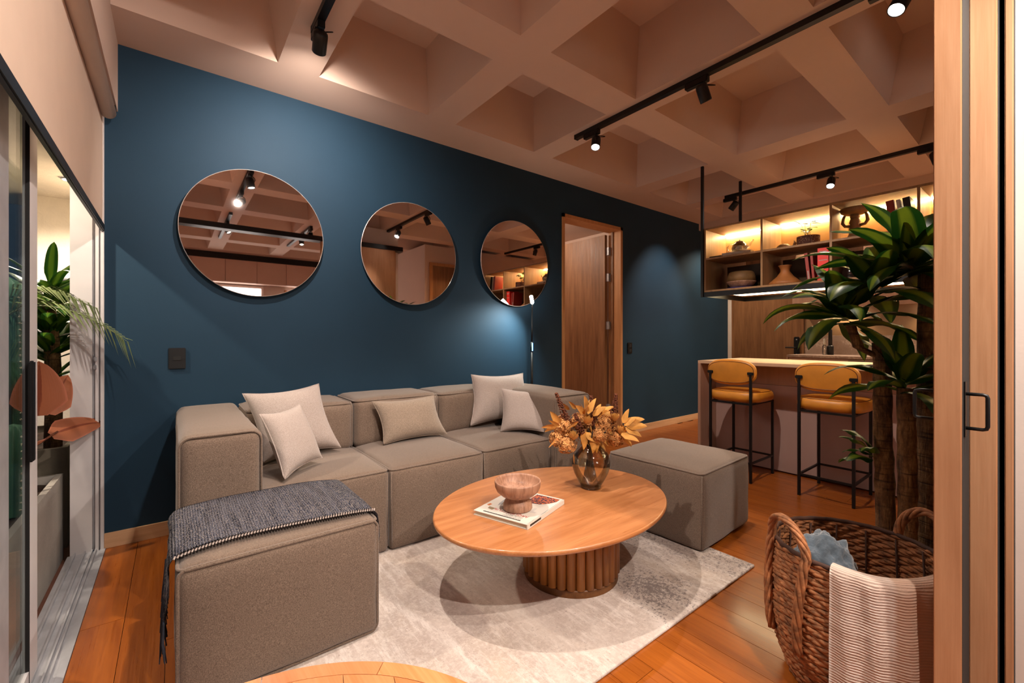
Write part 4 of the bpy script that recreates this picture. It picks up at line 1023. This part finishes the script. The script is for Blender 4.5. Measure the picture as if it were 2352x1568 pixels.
for k in range(12):
    a0 = 2*PI*k/12+.002+.3; a1 = 2*PI*(k+1)/12-.002+.3; bm = BM(); n_ = 10; pr = [(r0+.0005, NZ-.022), (r0+.0005, NZ+.0005), (NR-.005, NZ+.0005), (NR, NZ-.004), (NR, NZ-.018), (NR-.006, NZ-.024)]
    rows = [[bm.verts.new((r_*math.cos(a0+(a1-a0)*i/n_), r_*math.sin(a0+(a1-a0)*i/n_), z)) for r_, z in pr] for i in range(n_+1)]
    for i in range(n_):
        for q in range(6): bm.faces.new((rows[i][q], rows[i+1][q], rows[i+1][(q+1) % 6], rows[i][(q+1) % 6]))
    bm.faces.new(rows[0]); bm.faces.new(rows[-1][::-1]); bmesh.ops.recalc_face_normals(bm, faces=bm.faces[:])
    obj('rim_segment', bm, M['near'], nt)
obj('pedestal', lathe(BM(), [(0, 0), (.17, 0), (.17, .02), (.05, .05), (.035, .12), (.035, .48), (.09, .55), (0, .552)], 32), M['tdark'], nt, True)
# ============================================================ KITCHEN ISLAND AND STOOLS
isl = thing('kitchen_island', 'kitchen island with a pale wood top and waterfall end behind the bar stools', 'kitchen island', (4.06, .8, 0))
obj('worktop', mbox(3.65, 4.46, -.40, 2.005, .878, .903, bev=.0015), M['caby'], isl, world=True)
obj('waterfall_end', mbox(3.65, 4.46, 1.980, 2.005, 0, .878, bev=.0015), M['cab'], isl, world=True)
for k in range(3): obj('front_panel', mbox(3.92, 3.94, 1.978-(k+1)*.79+.0015, 1.978-k*.79, .012, .71), M['panel'], isl, world=True)
obj('apron', mbox(3.925, 3.945, -.40, 1.978, .712, .877), M['cab'], isl, world=True)
obj('island_body', mbox(3.946, 4.44, -.39, 1.978, .01, .876), M['cab'], isl, world=True)
tag(obj('serving_tray', mbox(3.74, 3.90, .70, .86, .9035, .914, bev=.003), M['black']), 'small black tray lying on the island top behind the plant', 'tray')
# second item on the kitchen run
def stool_proto():
    t_ = thing('bar_stool', 'bar stool with tan leather seat and oval back, nearer the corn plant', 'bar stool', (3.655, 1.0, 0), group='tan leather bar stools at the island')
    hx, hy, q = .197, .155, .0085
    for nm, sx_, sy_ in (('leg', -1, 1), ('leg', -1, -1), ('leg', 1, 1), ('leg', 1, -1)):
        top = .825 if sx_ < 0 else .60
        obj(nm, mbox(sx_*hx-q, sx_*hx+q, sy_*hy-q, sy_*hy+q, 0, top, bev=.001), M['black'], t_)
    for sy_ in (1, -1): obj('back_bracket', mbox(-hx-q-.004, -hx+.014, sy_*hy-.022, sy_*hy+.022, .818, .840, bev=.003), M['black'], t_)
    fb = BM(); r_ = .0065
    for z in (.148,):
        for a_, b_ in (((-hx, hy), (hx, hy)), ((-hx, -hy), (hx, -hy)), ((-hx, -hy), (-hx, hy)), ((hx, -hy), (hx, hy))):
            bm = BM()
            box(bm, min(a_[0], b_[0])-r_, max(a_[0], b_[0])+r_, min(a_[1], b_[1])-r_, max(a_[1], b_[1])+r_, z-r_, z+r_); obj('footrest_rail', bm, M['black'], t_)
    box(fb, -hx, hx, hy-r_, hy+r_, .588, .601); box(fb, -hx, hx, -hy-r_, -hy+r_, .588, .601); box(fb, -hx-r_, -hx+r_, -hy, hy, .588, .601); box(fb, hx-r_, hx+r_, -hy, hy, .588, .601)
    obj('seat_frame', fb, M['black'], t_)
    # seat: rounded-square cushion
    bm = BM(); n = 64; rings = []
    def sup(a_, s_, e=.62): c, s2 = math.cos(a_), math.sin(a_); return (s_*.212*abs(c)**e*(1 if c > 0 else -1), s_*.205*abs(s2)**e*(1 if s2 > 0 else -1))
    for s_, z in ((.0, .603), (.86, .603), (.96, .612), (1.0, .632), (1.0, .648), (.975, .668), (.93, .679), (.86, .684), (.6, .688), (.3, .69), (0, .69)):
        rings.append([bm.verts.new((*[c for c in sup(2*PI*k/n, s_)], z)) for k in range(n)] if s_ else [bm.verts.new((0, 0, z))])
    for A, B in zip(rings, rings[1:]):
        for k in range(n):
            k2 = (k+1) % n
            if len(A) == 1: bm.faces.new((A[0], B[k2], B[k]))
            elif len(B) == 1: bm.faces.new((A[k], A[k2], B[0]))
            else: bm.faces.new((A[k], A[k2], B[k2], B[k]))
    st = obj('seat', bm, M['leather'], t_, True)
    obj('seat_seam', tube(BM(), [(*sup(2*PI*k/64, .905), .6825) for k in range(64)], .0025, 5, True), M['stitch'], st)
    # backrest: stadium pad
    def stad(s_x, s_z, n=48):
        out = []
        for k in range(n):
            a_ = 2*PI*k/n; c, s2 = math.cos(a_), math.sin(a_)
            out.append((s_x*abs(c)**.75*(1 if c > 0 else -1), s_z*abs(s2)**.7*(1 if s2 > 0 else -1)))
        return out
    bm = BM(); rings = []; zc = .834
    for s_, dx in ((0, -.024), (.80, -.022), (.90, -.019), (.97, -.011), (1, 0), (.97, .011), (.9, .018), (.6, .023), (0, .024)):
        if s_ == 0: rings.append([bm.verts.new((-.197+dx+.012, 0, zc))])
        else: rings.append([bm.verts.new((-.197+.012+dx-.012*(y/.185)**2*-1.0, y, zc+z)) for y, z in stad(.188*(1-(1-s_)*.45), .100*s_)])
    for A, B in zip(rings, rings[1:]):
        for k in range(48):
            k2 = (k+1) % 48
            if len(A) == 1: bm.faces.new((A[0], B[k2], B[k]))
            elif len(B) == 1: bm.faces.new((A[k], A[k2], B[0]))
            else: bm.faces.new((A[k], A[k2], B[k2], B[k]))
    bmesh.ops.recalc_face_normals(bm, faces=bm.faces[:])
    bk_ = obj('backrest', bm, M['leather'], t_, True)
    obj('back_seam', tube(BM(), [(-.197+.012-.0205+.012*(y/.185)**2, y, zc+z) for y, z in stad(.188*.93, .100*.82)], .0028, 5, True), M['stitch'], bk_)
    return t_
def children(o): return [c for c in bpy.data.objects if c.parent == o]
def copy_tree(o, parent=None):
    c = o.copy(); C.objects.link(c); c.parent = parent
    for ch in children(o): copy_tree(ch, c)
    return c
s1 = stool_proto(); s2_ = copy_tree(s1); s2_.location = (3.635, 1.625, 0); s2_['label'] = 'tan leather bar stool at the far left end of the island'
# ============================================================ HANGING SHELF
hs = thing('hanging_shelf', 'lit open shelf unit hanging from the ceiling above the island', 'shelf', (4.2, 1.0, 1.48))
YS = [2.02, 1.54, 1.065, .589, .112, -.365]; th = .016; zb, zm, zt_ = 1.515, 1.805, 2.092
X0, X1 = 3.8, 4.18
def sh(name, *a_, mat='shelf'): return obj(name, mbox(*a_, bev=.001), M[mat], hs, world=True)
sh('top_board', X0, 4.6, YS[-1]-th/2, YS[0]+th/2, zt_-th, zt_); sh('bottom_board', X0, 4.6, YS[-1]-th/2, YS[0]+th/2, zb, zb+th)
for k, y in enumerate(YS):
    sh('side_board' if k in (0, 5) else 'divider', X0, 4.6, y-th/2, y+th/2, zb+th, zt_-th)
    if k < 5: sh('shelf_board', X0, X1, YS[k+1]+th/2, y-th/2, zm, zm+th)
for k in range(5):
    sh('back_panel', X1, X1+.012, YS[k+1]+th/2, YS[k]-th/2, zm+th, zt_-th, mat='shback')
    sh('smoked_back_panel', X1, X1+.008, YS[k+1]+th/2, YS[k]-th/2-.012, zb+th, zm-.03, mat='smoked')
    sh('led_strip', X1-.022, X1-.010, YS[k+1]+th/2+.002, YS[k]-th/2-.002, zt_-th-.008, zt_-th-.001, mat='led')
bm = BM(); zf = 1.472
box(bm, X0+.002, X0+.014, YS[-1], YS[0]+.006, zf, zb-.0005); box(bm, 4.586, 4.598, YS[-1], YS[0]+.006, zf, zb-.0005); box(bm, X0+.014, 4.586, YS[0]-.004, YS[0]+.006, zf, zb-.0005); box(bm, X0+.014, 4.586, YS[-1], YS[-1]+.01, zf, zb-.0005)
obj('base_frame', bm, M['black'], hs, world=True)
obj('under_led', mbox(4.05, 4.30, YS[-1]+.05, YS[0]-.10, zb-.012, zb-.004), M['led2'], hs, world=True)
for x, y in ((3.797, 2.042), (4.45, 2.0), (4.0, -.30)):
    obj('hanger_rod', mbox(x-.011, x+.011, y-.011, y+.011, zt_ if x > 3.9 else zf, H), M['black'], hs, world=True)
zs = zm+th+.0008; zl = zb+th+.0008
def simple(name, label, cat, loc, rz=0, group=None): return thing(name, label, cat, loc, rz, group)
GB = 'books on the hanging shelf'
def book(label, x, y0, y1, z0, h, d, mat, lean=0, text=None, marks=()):
    t_ = simple('book', label, 'book', (x, (y0+y1)/2, z0), 0, GB); wd = y1-y0; t_.rotation_euler = (R(lean), 0, 0)
    bm = BM(); box(bm, 0, d, -wd/2, -wd/2+.002, 0, h); box(bm, 0, d, wd/2-.002, wd/2, 0, h); box(bm, 0, .0025, -wd/2, wd/2, 0, h)
    obj('cover', bm, M[mat], t_); obj('pages', mbox(.003, d-.004, -wd/2+.002, wd/2-.002, .003, h-.003), M['pages'], t_)
    if marks:
        pm_ = BM()
        for za, zb_, w_ in marks: box(pm_, -.0006, .0002, -w_/2, w_/2, za, zb_)
        obj('spine_print', pm_, M['cushl'], t_, label='pale print on the spine')
    if text:
        for s_, size, zz, mt, rot in text:
            me = text_mesh(s_, size, M[mt], .0002)
            wdt = max(v.co.x for v in me.vertices)
            if rot: obj('spine_lettering', me, None, t_, loc=(-.0006, size*.36, zz), rot=(R(90), R(-90), R(-90)))
            else: obj('spine_lettering', me, None, t_, loc=(-.0006, wdt/2, zz), rot=(R(90), 0, R(-90)))
    return t_
# compartment 1
tp = simple('glass_teapot', 'clear glass teapot standing on the pale books', 'teapot', (3.99, 1.80, zs+.043))
obj('pot_body', lathe(BM(), [(0, .001), (.045, .001), (.06, .015), (.066, .04), (.058, .068), (.040, .085), (.030, .092), (.0285, .090), (.038, .083), (.056, .067), (.064, .04), (.058, .016), (.044, .003), (0, .003)], 36), M['teaglass'], tp, True)
obj('infuser', lathe(BM(), [(0, .025), (.022, .025), (.024, .09), (0, .09)], 20), M['alu'], tp, True)
obj('lid', lathe(BM(), [(0, .093), (.031, .093), (.031, .098), (.012, .102), (.005, .104), (.008, .112), (0, .116)], 24), M['alu'], tp, True)
obj('spout', tube(BM(), [(0, -.055, .03), (0, -.085, .045), (0, -.10, .075), (0, -.12, .095)], [.014, .010, .007, .006], 10), M['teaglass'], tp, True)
obj('handle', tube(BM(), [(0, .055, .075), (0, .085, .082), (0, .108, .06), (0, .10, .03), (0, .062, .018)], .005, 8), M['teaglass'], tp, True)
for k, (lab, y, h, mt) in enumerate((('dark thin book lying lowest under the glass teapot', 1.815, .012, 'blackbk'), ('pale book lying directly under the glass teapot', 1.80, .028, 'paper'))):
    t_ = simple('book', lab, 'book', (3.99, y, zs+(0 if k == 0 else .0125)), R(8*k-4), GB)
    wd, d = (.27, .20) if k == 0 else (.24, .17)
    bm = BM(); box(bm, -d/2, d/2, -wd/2, wd/2, 0, .002); box(bm, -d/2, d/2, -wd/2, wd/2, h-.002, h); box(bm, -d/2, -d/2+.002, -wd/2, wd/2, 0, h); obj('cover', bm, M[mt], t_)
    obj('pages', mbox(-d/2+.003, d/2-.003, -wd/2+.003, wd/2-.003, .002, h-.002), M['pages'], t_)
t_ = simple('low_black_object', 'low black object lying at the left end of the upper shelf', 'accessory', (3.88, 1.945, zs))  # flat black object, left unidentified
obj('body', rounded(.045, .055, .008, .007, n=3), M['black'], t_, True, loc=(0, 0, .008))
bs_ = simple('stacked_bowl', 'reddish wooden bowl stack in the lower left compartment', 'bowl', (4.0, 1.79, zl+.016))
obj('bowl_lower', lathe(BM(), [(0, .001), (.075, .001), (.095, .02), (.115, .045), (.118, .055), (.110, .055), (0, .05)], 40), M['walnut'], bs_, True)
obj('bowl_upper', lathe(BM(), [(0, .0555), (.118, .0555), (.112, .10), (.10, .135), (.09, .142), (0, .142)], 40), M['bronze'], bs_, True)
t_ = simple('blue_plate', 'blue plate under the reddish bowl stack', 'plate', (4.0, 1.79, zl))
obj('plate_body', lathe(BM(), [(0, 0), (.07, 0), (.12, .012), (.12, .0155), (.07, .006), (0, .006)], 40), plain('blue_glaze', rgb(46, 44, 120), .3), t_, True)
# compartment 2
sn = simple('carved_turtle', 'small carved wooden turtle on the upper shelf', 'figurine', (3.98, 1.44, zs), R(-90))
bm = lathe(BM(), [(0, .0), (.05, .004), (.058, .015), (.05, .035), (.03, .052), (0, .058)], 24); obj('shell', bm, M['bronze'], sn, True)
obj('head', tube(BM(), [(.05, 0, .015), (.075, 0, .03), (.082, 0, .05), (.09, 0, .056)], [.012, .011, .012, .006], 10), M['bronze'], sn, True)
for sg in (1, -1): obj('horn', tube(BM(), [(.08, sg*.007, .055), (.078, sg*.012, .072)], [.004, .002], 6), M['bronze'], sn, True)
def shelf_plant(label, x, y, z, pr, ph, seed, n=9):
    t_ = simple('potted_plant', label, 'plant', (x, y, z)); rr = random.Random(seed)
    obj('pot', lathe(BM(), [(0, 0), (pr*.98, 0), (pr, .004), (pr, ph), (pr-.006, ph), (pr-.008, ph-.012), (0, ph-.012)], 32), M['terr'], t_)
    obj('soil', lathe(BM(), [(0, ph-.008), (pr-.009, ph-.008)], 24), M['soil'], t_)
    for k in range(n):
        a_ = k*2.4; el = R(rr.uniform(60, 85)); L = rr.uniform(.05, .13); p = Vector((rr.uniform(-.02, .02), rr.uniform(-.02, .02), ph-.01))
        d = Vector((math.cos(a_)*math.cos(el), math.sin(a_)*math.cos(el), math.sin(el)))
        st = obj('stem', tube(BM(), [p, p+d*L*.6, p+d*L+Vector((0, 0, .004))], .0016, 5), M['leafd'], t_)
        bm = blade(p+d*L, a_+rr.uniform(-.5, .5), R(rr.uniform(0, 45)), rr.uniform(.055, .075), .045, R(60), 8, rr.uniform(-.3, .3), .2, .9); obj('leaf', bm, M['leaf'], t_)
shelf_plant('small leafy plant in a speckled brown pot on the upper shelf', 3.97, 1.262, zs, .078, .082, 3)
tj = simple('clay_vessel', 'flared clay vessel with a pointed neck in the lower second compartment', 'vase', (3.98, 1.43, zl))
obj('vessel_body', lathe(BM(), [(0, 0), (.115, .002), (.12, .02), (.105, .035), (.06, .075), (.034, .115), (.034, .135), (.046, .16), (.05, .165), (.044, .165), (.03, .135), (0, .13)], 44), M['clay'], tj, True)
book('thick bright red book upright in the lower second compartment', 3.84, 1.088, 1.162, zl, .245, .17, 'red', 0, None, [(.215, .222, .05), (.203, .208, .036), (.150, .156, .054), (.066, .068, .03), (.056, .058, .042), (.048, .050, .03)])
book('slim red book leaning against the thick red one', 3.85, 1.205, 1.230, zl, .225, .16, 'reddk', -6, None, [(.02+.0075*k, .0255+.0075*k, .010) for k in range(9)])
book('thinnest dark red book leaning between its red neighbours', 3.85, 1.178, 1.198, zl, .215, .16, 'reddk', -4.5)
# compartment 3
fg = simple('carved_figure', 'carved wooden figure holding a bowl on its head on the upper shelf', 'figurine', (3.98, .965, zs))
obj('base', lathe(BM(), [(0, 0), (.05, 0), (.046, .03), (.034, .06), (0, .062)], 24), M['bronze'], fg, True)
obj('torso', lathe(BM(), [(0, .058), (.032, .06), (.036, .09), (.028, .115), (.036, .135), (.03, .155), (.026, .168), (0, .17)], 24), M['bronze'], fg, True)
for sg in (1, -1): obj('arm', tube(BM(), [(0, sg*.03, .11), (0, sg*.06, .115), (0, sg*.075, .14), (0, sg*.07, .175), (0, sg*.062, .195)], [.012, .011, .012, .010, .009], 10), M['bronze'], fg, True)
obj('head', lathe(BM(), [(0, .15), (.026, .16), (.032, .18), (.026, .198), (0, .2)], 20), M['bronze'], fg, True)
obj('bowl', lathe(BM(), [(0, .19), (.06, .195), (.085, .21), (.092, .235), (.088, .238), (.06, .215), (0, .21)], 32), M['bronze'], fg, True)
book('rust red book leaning on the upper shelf behind the corn plant', 3.87, .700, .742, zs, .222, .15, 'reddk', -7)
book('narrow white book between the rust red and the black one', 3.87, .668, .688, zs, .218, .15, 'paper', -7)
book('black book at the right of the leaning trio', 3.87, .618, .655, zs, .224, .15, 'blackbk', -7)
bo = simple('dark_bottle', 'dark glass bottle with a stopper in the lower third compartment', 'bottle', (3.98, .985, zl))
obj('bottle_body', lathe(BM(), [(0, 0), (.055, .0), (.062, .01), (.064, .05), (.055, .085), (.03, .115), (.021, .13), (.021, .175), (.026, .178), (.026, .188), (0, .188)], 32), M['darkglass'], bo, True)
obj('stopper', lathe(BM(), [(0, .189), (.018, .189), (.022, .2), (.018, .212), (0, .215)], 24), M['darkglass'], bo, True)
shelf_plant('small plant in the fourth upper compartment beside the wooden doors', 3.95, .38, zs, .06, .07, 8, 7)
# ============================================================ KITCHEN RUN (far wall)
kr = thing('kitchen_counter', 'kitchen counter with stone top along the far wall', 'counter', (6.2, .9, 0))
obj('worktop', mbox(5.93, 6.539, -.44, 2.115, .868, .895, bev=.001), M['marble'], kr, world=True)
obj('base_cabinet', mbox(5.96, 6.539, -.44, 2.10, .08, .865), M['cab'], kr, world=True)
for k in range(4): obj('cabinet_door', mbox(5.942, 5.958, 2.095-(k+1)*.6+.003, 2.095-k*.6, .10, .83), M['cab'], kr, world=True)
obj('side_panel', mbox(5.93, 6.539, 2.101, 2.118, .0, .867), M['cab'], kr, world=True)
obj('oven_front', mbox(5.935, 5.942, .95, 1.50, .70, .845), M['black'], kr, world=True, label='black oven front')
obj('splashback', mbox(6.52, 6.539, -.44, 2.115, .896, 1.13), M['marble'], kr, world=True)
obj('upper_splashback', mbox(6.525, 6.539, -.44, 2.115, 1.131, 1.49), plain('glazed_brown', rgb(150, 118, 84), .35), kr, world=True)
uc = thing('wall_cabinet', 'upper wall cabinets over the kitchen counter', 'cabinet', (6.36, .9, 1.46))
obj('cabinet_body', mbox(6.2, 6.539, -.44, 2.14, 1.49, 2.30), M['cab'], uc, world=True)
for k in range(4): obj('cabinet_door', mbox(6.18, 6.199, 2.14-(k+1)*.62+.003, 2.14-k*.62, 1.465, 2.30), M['cab'], uc, world=True)
for y in (1.62, .85):
    obj('under_light', lathe(BM(), [(0, 1.486-1.46), (.03, 1.486-1.46), (.03, 1.489-1.46)], 20), M['lampface'], uc, loc=(.1, y-.9, 0))
    add_light('under_cabinet_beam', 'SPOT', (.1, y-.9, .015), 5*SPOT, (1, .7, .4), (.35, 0, -1), uc, spot_size=R(110), spot_blend=.6, shadow_soft_size=.02)
fc = thing('kitchen_faucet', 'tall black kitchen faucet at the far counter', 'faucet', (6.32, 1.775, .8955))
obj('faucet_base', lathe(BM(), [(0, 0), (.034, 0), (.034, .10), (.024, .115), (0, .115)], 20), M['black'], fc, True)
obj('spout', tube(BM(), [(0, 0, .1), (0, 0, .30), (0, .012, .318), (0, .03, .32), (0, .09, .32)], [.021, .02, .018, .014, .012], 12), M['black'], fc, True)
sb_ = thing('soap_bottle', 'pale soap bottle beside the black faucet', 'bottle', (6.3, 1.83, .8955))
obj('bottle_body', lathe(BM(), [(0, 0), (.022, 0), (.024, .01), (.024, .10), (.012, .125), (0, .125)], 18), M['teaglass'], sb_, True)
obj('pump', lathe(BM(), [(0, .126), (.012, .126), (.014, .15), (.01, .165), (.014, .18), (.008, .2), (0, .2)], 16), M['paper'], sb_, True)
# ============================================================ CORN PLANT (right)
dp = thing('corn_plant', 'tall corn plant with three stout trunks and broad striped leaves behind the basket', 'plant', (2.37, .40, 0))
obj('pot', lathe(BM(), [(0, 0), (.15, 0), (.165, .02), (.18, .2), (.185, .205), (.175, .205), (.165, .18), (0, .18)], 40), M['concreted'], dp, True)
so_ = obj('soil', lathe(BM(), [(0, .185), (.168, .185)], 24), M['soil'], dp)
rnd = random.Random(21)
def trunk(pts, rr):
    P = []
    for a_, b_ in zip(pts, pts[1:]):
        for k in range(10): P.append(Vector(a_).lerp(Vector(b_), k/10))
    P.append(Vector(pts[-1])); n = 20; bm = BM(); rings = []
    for i, p in enumerate(P):
        f = i/(len(P)-1); r_ = rr[0]+(rr[1]-rr[0])*f; r_ *= 1+.05*math.sin(p.z*55)+.03*rnd.uniform(-1, 1)
        rings.append([bm.verts.new(p+Vector((math.cos(2*PI*k/n), math.sin(2*PI*k/n), 0))*r_*(1+.07*mnoise.noise(Vector((k*.9, p.z*12, rr[0]*100))))) for k in range(n)])
    for A, B in zip(rings, rings[1:]):
        for k in range(n): bm.faces.new((A[k], A[(k+1) % n], B[(k+1) % n], B[k]))
    bm.faces.new(rings[-1]); obj('trunk', bm, M['bark'], dp, True, world=True)
trunk([(2.35, .462, .18), (2.35, .475, .7), (2.35, .478, 1.08)], (.034, .031))
trunk([(2.31, .388, .18), (2.31, .392, .55), (2.31, .395, .90)], (.031, .030))
trunk([(2.44, .330, .18), (2.44, .332, .8), (2.43, .330, 1.36)], (.056, .050))
trunk([(2.345, .49, 1.02), (2.32, .55, 1.06), (2.30, .575, 1.16)], (.022, .018))
def bunch(c, n, L, W, el=(5, 75), azr=(0, 360), dr=(40, 110)):
    for k in range(n):
        az = R(azr[0]+(azr[1]-azr[0])*((k*.618) % 1)); e = el[0]+(el[1]-el[0])*((k+.5)/n)
        b_ = Vector(c)+Vector((rnd.uniform(-.012, .012), rnd.uniform(-.012, .012), .07*(k/n)-.02))
        obj('leaf', blade(b_, az, R(e), L*rnd.uniform(.8, 1.12), W*1.2*rnd.uniform(.85, 1.15), R(rnd.uniform(*dr)), 12, rnd.uniform(-.35, .35), .22, 1.25, .25, k), M['leaf'], dp, world=True)
bunch((2.29, .585, 1.18), 20, .32, .078, el=(-10, 70))
bunch((2.40, .40, 1.38), 22, .36, .085, el=(-5, 80))
bunch((2.34, .50, 1.30), 14, .34, .085, el=(0, 60))
bunch((2.31, .40, .90), 14, .30, .066, el=(0, 72))
bunch((2.33, .51, .60), 6, .14, .06, el=(10, 60), azr=(80, 190), dr=(60, 120))
obj('leaf', blade((2.33, .40, 1.40), R(200), R(84), .20, .105, R(12), 12, R(50), .12, 1.3), M['leaf'], dp, world=True)
obj('leaf', blade((2.30, .45, 1.38), R(118), R(35), .36, .085, R(75), 12, 0, .2, 1.3), M['leaf'], dp, world=True)
obj('leaf', blade((2.27, .60, 1.2), R(100), R(30), .34, .08, R(110), 12, .3, .2, 1.3), M['leaf'], dp, world=True)
# ============================================================ BASKET
BC = Vector((1.715, .415, 0))
wb = thing('wicker_basket', 'brown woven basket with two loop handles in the right foreground', 'basket', (BC.x, BC.y, 0))
def brad(z): f = z/.43; return .176+.054*math.sin(min(1, f*1.9)*PI/2)-.010*max(0, f-.7)*3
def coil(bm, r, z, rad, n=110, m=6, tw=26, ph=0):
    rings = []
    for i in range(n):
        a_ = 2*PI*i/n; rr = r+.0035*math.sin(a_*tw+ph)+.0015*math.sin(a_*7+z*50); zz = z+.0022*math.cos(a_*tw*.5+ph*2)
        rings.append([bm.verts.new((math.cos(a_)*(rr+rad*(1+.25*math.sin(a_*tw*2+ph+q))*math.cos(2*PI*q/m)), math.sin(a_)*(rr+rad*(1+.25*math.sin(a_*tw*2+ph+q))*math.cos(2*PI*q/m)), zz+rad*1.05*math.sin(2*PI*q/m))) for q in range(m)])
    for i in range(n):
        for q in range(m): bm.faces.new((rings[i][q], rings[(i+1) % n][q], rings[(i+1) % n][(q+1) % m], rings[i][(q+1) % m]))
bm = BM(); nz = 50
for k in range(nz):
    z = .008+.418*k/(nz-1); coil(bm, brad(z), z, .0062, ph=k*1.9)
o = obj('woven_wall', bm, M['weave'], wb, True); o['kind'] = 'stuff'
obj('basket_floor', lathe(BM(), [(0, .002), (.16, .002), (.165, .008), (0, .01)], 40), M['weave'], wb)
bm = BM()
for k in range(16):
    a_ = 2*PI*k/16+.1; tube(bm, [(math.cos(a_)*(brad(z)-.010), math.sin(a_)*(brad(z)-.010), z) for z in (.02, .15, .28, .42)], .003, 6)
obj('inner_stakes', bm, M['weaved'], wb, True)
obj('rim', tube(BM(), [(math.cos(2*PI*k/90)*(brad(.43)+.002*math.sin(k*1.7)), math.sin(2*PI*k/90)*(brad(.43)+.002*math.sin(k*1.7)), .434) for k in range(90)], .0075, 8, True), M['weaved'], wb, True)
def handle(az, wd=.115, hgt=.10, low=.20):
    ca, sa = math.cos(az), math.sin(az); rad = Vector((ca, sa, 0)); tg = Vector((-sa, ca, 0)); bm = BM()
    for st in range(5):
        pts = []; N = 60; ph = st*2*PI/5
        for i in range(N+1):
            f = i/N; s_ = f*2-1
            if abs(s_) > .45:      # legs down the outside
                z = .43-(abs(s_)-.45)/.55*(.43-low); u = wd/2*(1-.25*(abs(s_)-.45)/.55)*(1 if s_ > 0 else -1)
                rr = brad(max(.0, z))+.016
            else:
                a_ = s_/.45*PI/2; u = wd/2*math.sin(a_); z = .43+hgt*math.cos(a_); rr = brad(.43)+.010+.004*math.cos(a_)
            tw = ph+f*24; off = .0085
            cth = u/rr
            base = Vector((math.cos(az+cth)*rr, math.sin(az+cth)*rr, z))
            pts.append(base+rad*off*math.cos(tw)+(tg if abs(s_) > .45 else (tg*math.cos(s_)+Vector((0, 0, 1))*abs(math.cos(s_/.45*PI/2))*.7))*off*math.sin(tw))
        tube(bm, pts, .0062, 6)
    obj('loop_handle', bm, M['weave'], wb, True)
handle(R(143), .17, .10, .14)
handle(R(-38), .18, .11, .14)
# fleece inside
bm = bmesh.new(); bmesh.ops.create_icosphere(bm, subdivisions=5, radius=1)
for v in bm.verts:
    d = v.co.normalized(); f = 1+.20*mnoise.fractal(d*2.3, 1, 2, 5)+.04*mnoise.noise(d*14)
    v.co = Vector((d.x*.10*f, d.y*.085*f, d.z*.12*f))
bm.transform(Matrix.Rotation(R(8), 4, 'Z')); bm.transform(Matrix.Translation((BC.x-.035, BC.y+.075, .335)))
tag(obj('fleece_blanket', bm, M['fleece'], None, True), 'crumpled grey-blue fleece stuffed inside the basket', 'blanket')
# ribbed blanket hanging over the basket front
bm = BM(); uvl = bm.loops.layers.uv.new('uv'); na, nb = 60, 46; grid = []
A0, A1 = R(180), R(288)
for i in range(na+1):
    u = i/na; a_ = A0+(A1-A0)*u; row = []
    for k in range(nb+1):
        v = k/nb; s_ = v*.62                                   # arc length from the inside edge
        if s_ < .10: r_ = brad(.43)-.016-.01*(1-s_/.10); z = .37+s_*.75
        elif s_ < .15:
            q = (s_-.10)/.05*PI; r_ = brad(.43)+.001-.019*math.cos(q)*1.0; z = .445+.008*math.sin(q)
        else:
            z = .445-(s_-.15); r_ = max(brad(max(z, 0)), brad(.25)-.002)+.020+.0035*math.sin(a_*23+z*5)+.02*(v-.25)*(.5+.5*math.sin(a_*5))
        z -= .006*math.sin(u*PI*2)
        row.append(bm.verts.new((BC.x+math.cos(a_)*r_, BC.y+math.sin(a_)*r_, max(.008, z))))
    grid.append(row)
for i in range(na):
    for k in range(nb):
        f = bm.faces.new((grid[i][k], grid[i+1][k], grid[i+1][k+1], grid[i][k+1])); f.smooth = True
        for lp_, (uu, vv) in zip(f.loops, ((i, k), (i+1, k), (i+1, k+1), (i, k+1))): lp_[uvl].uv = (uu/na, vv/nb)
bmesh.ops.solidify(bm, geom=bm.faces[:], thickness=.004)
tag(obj('ribbed_blanket', bm, M['blanket'], None, True), 'cream and tan ribbed blanket hanging over the front of the basket', 'blanket')
for o in bpy.data.objects:
    if '_w' in o: del o['_w']
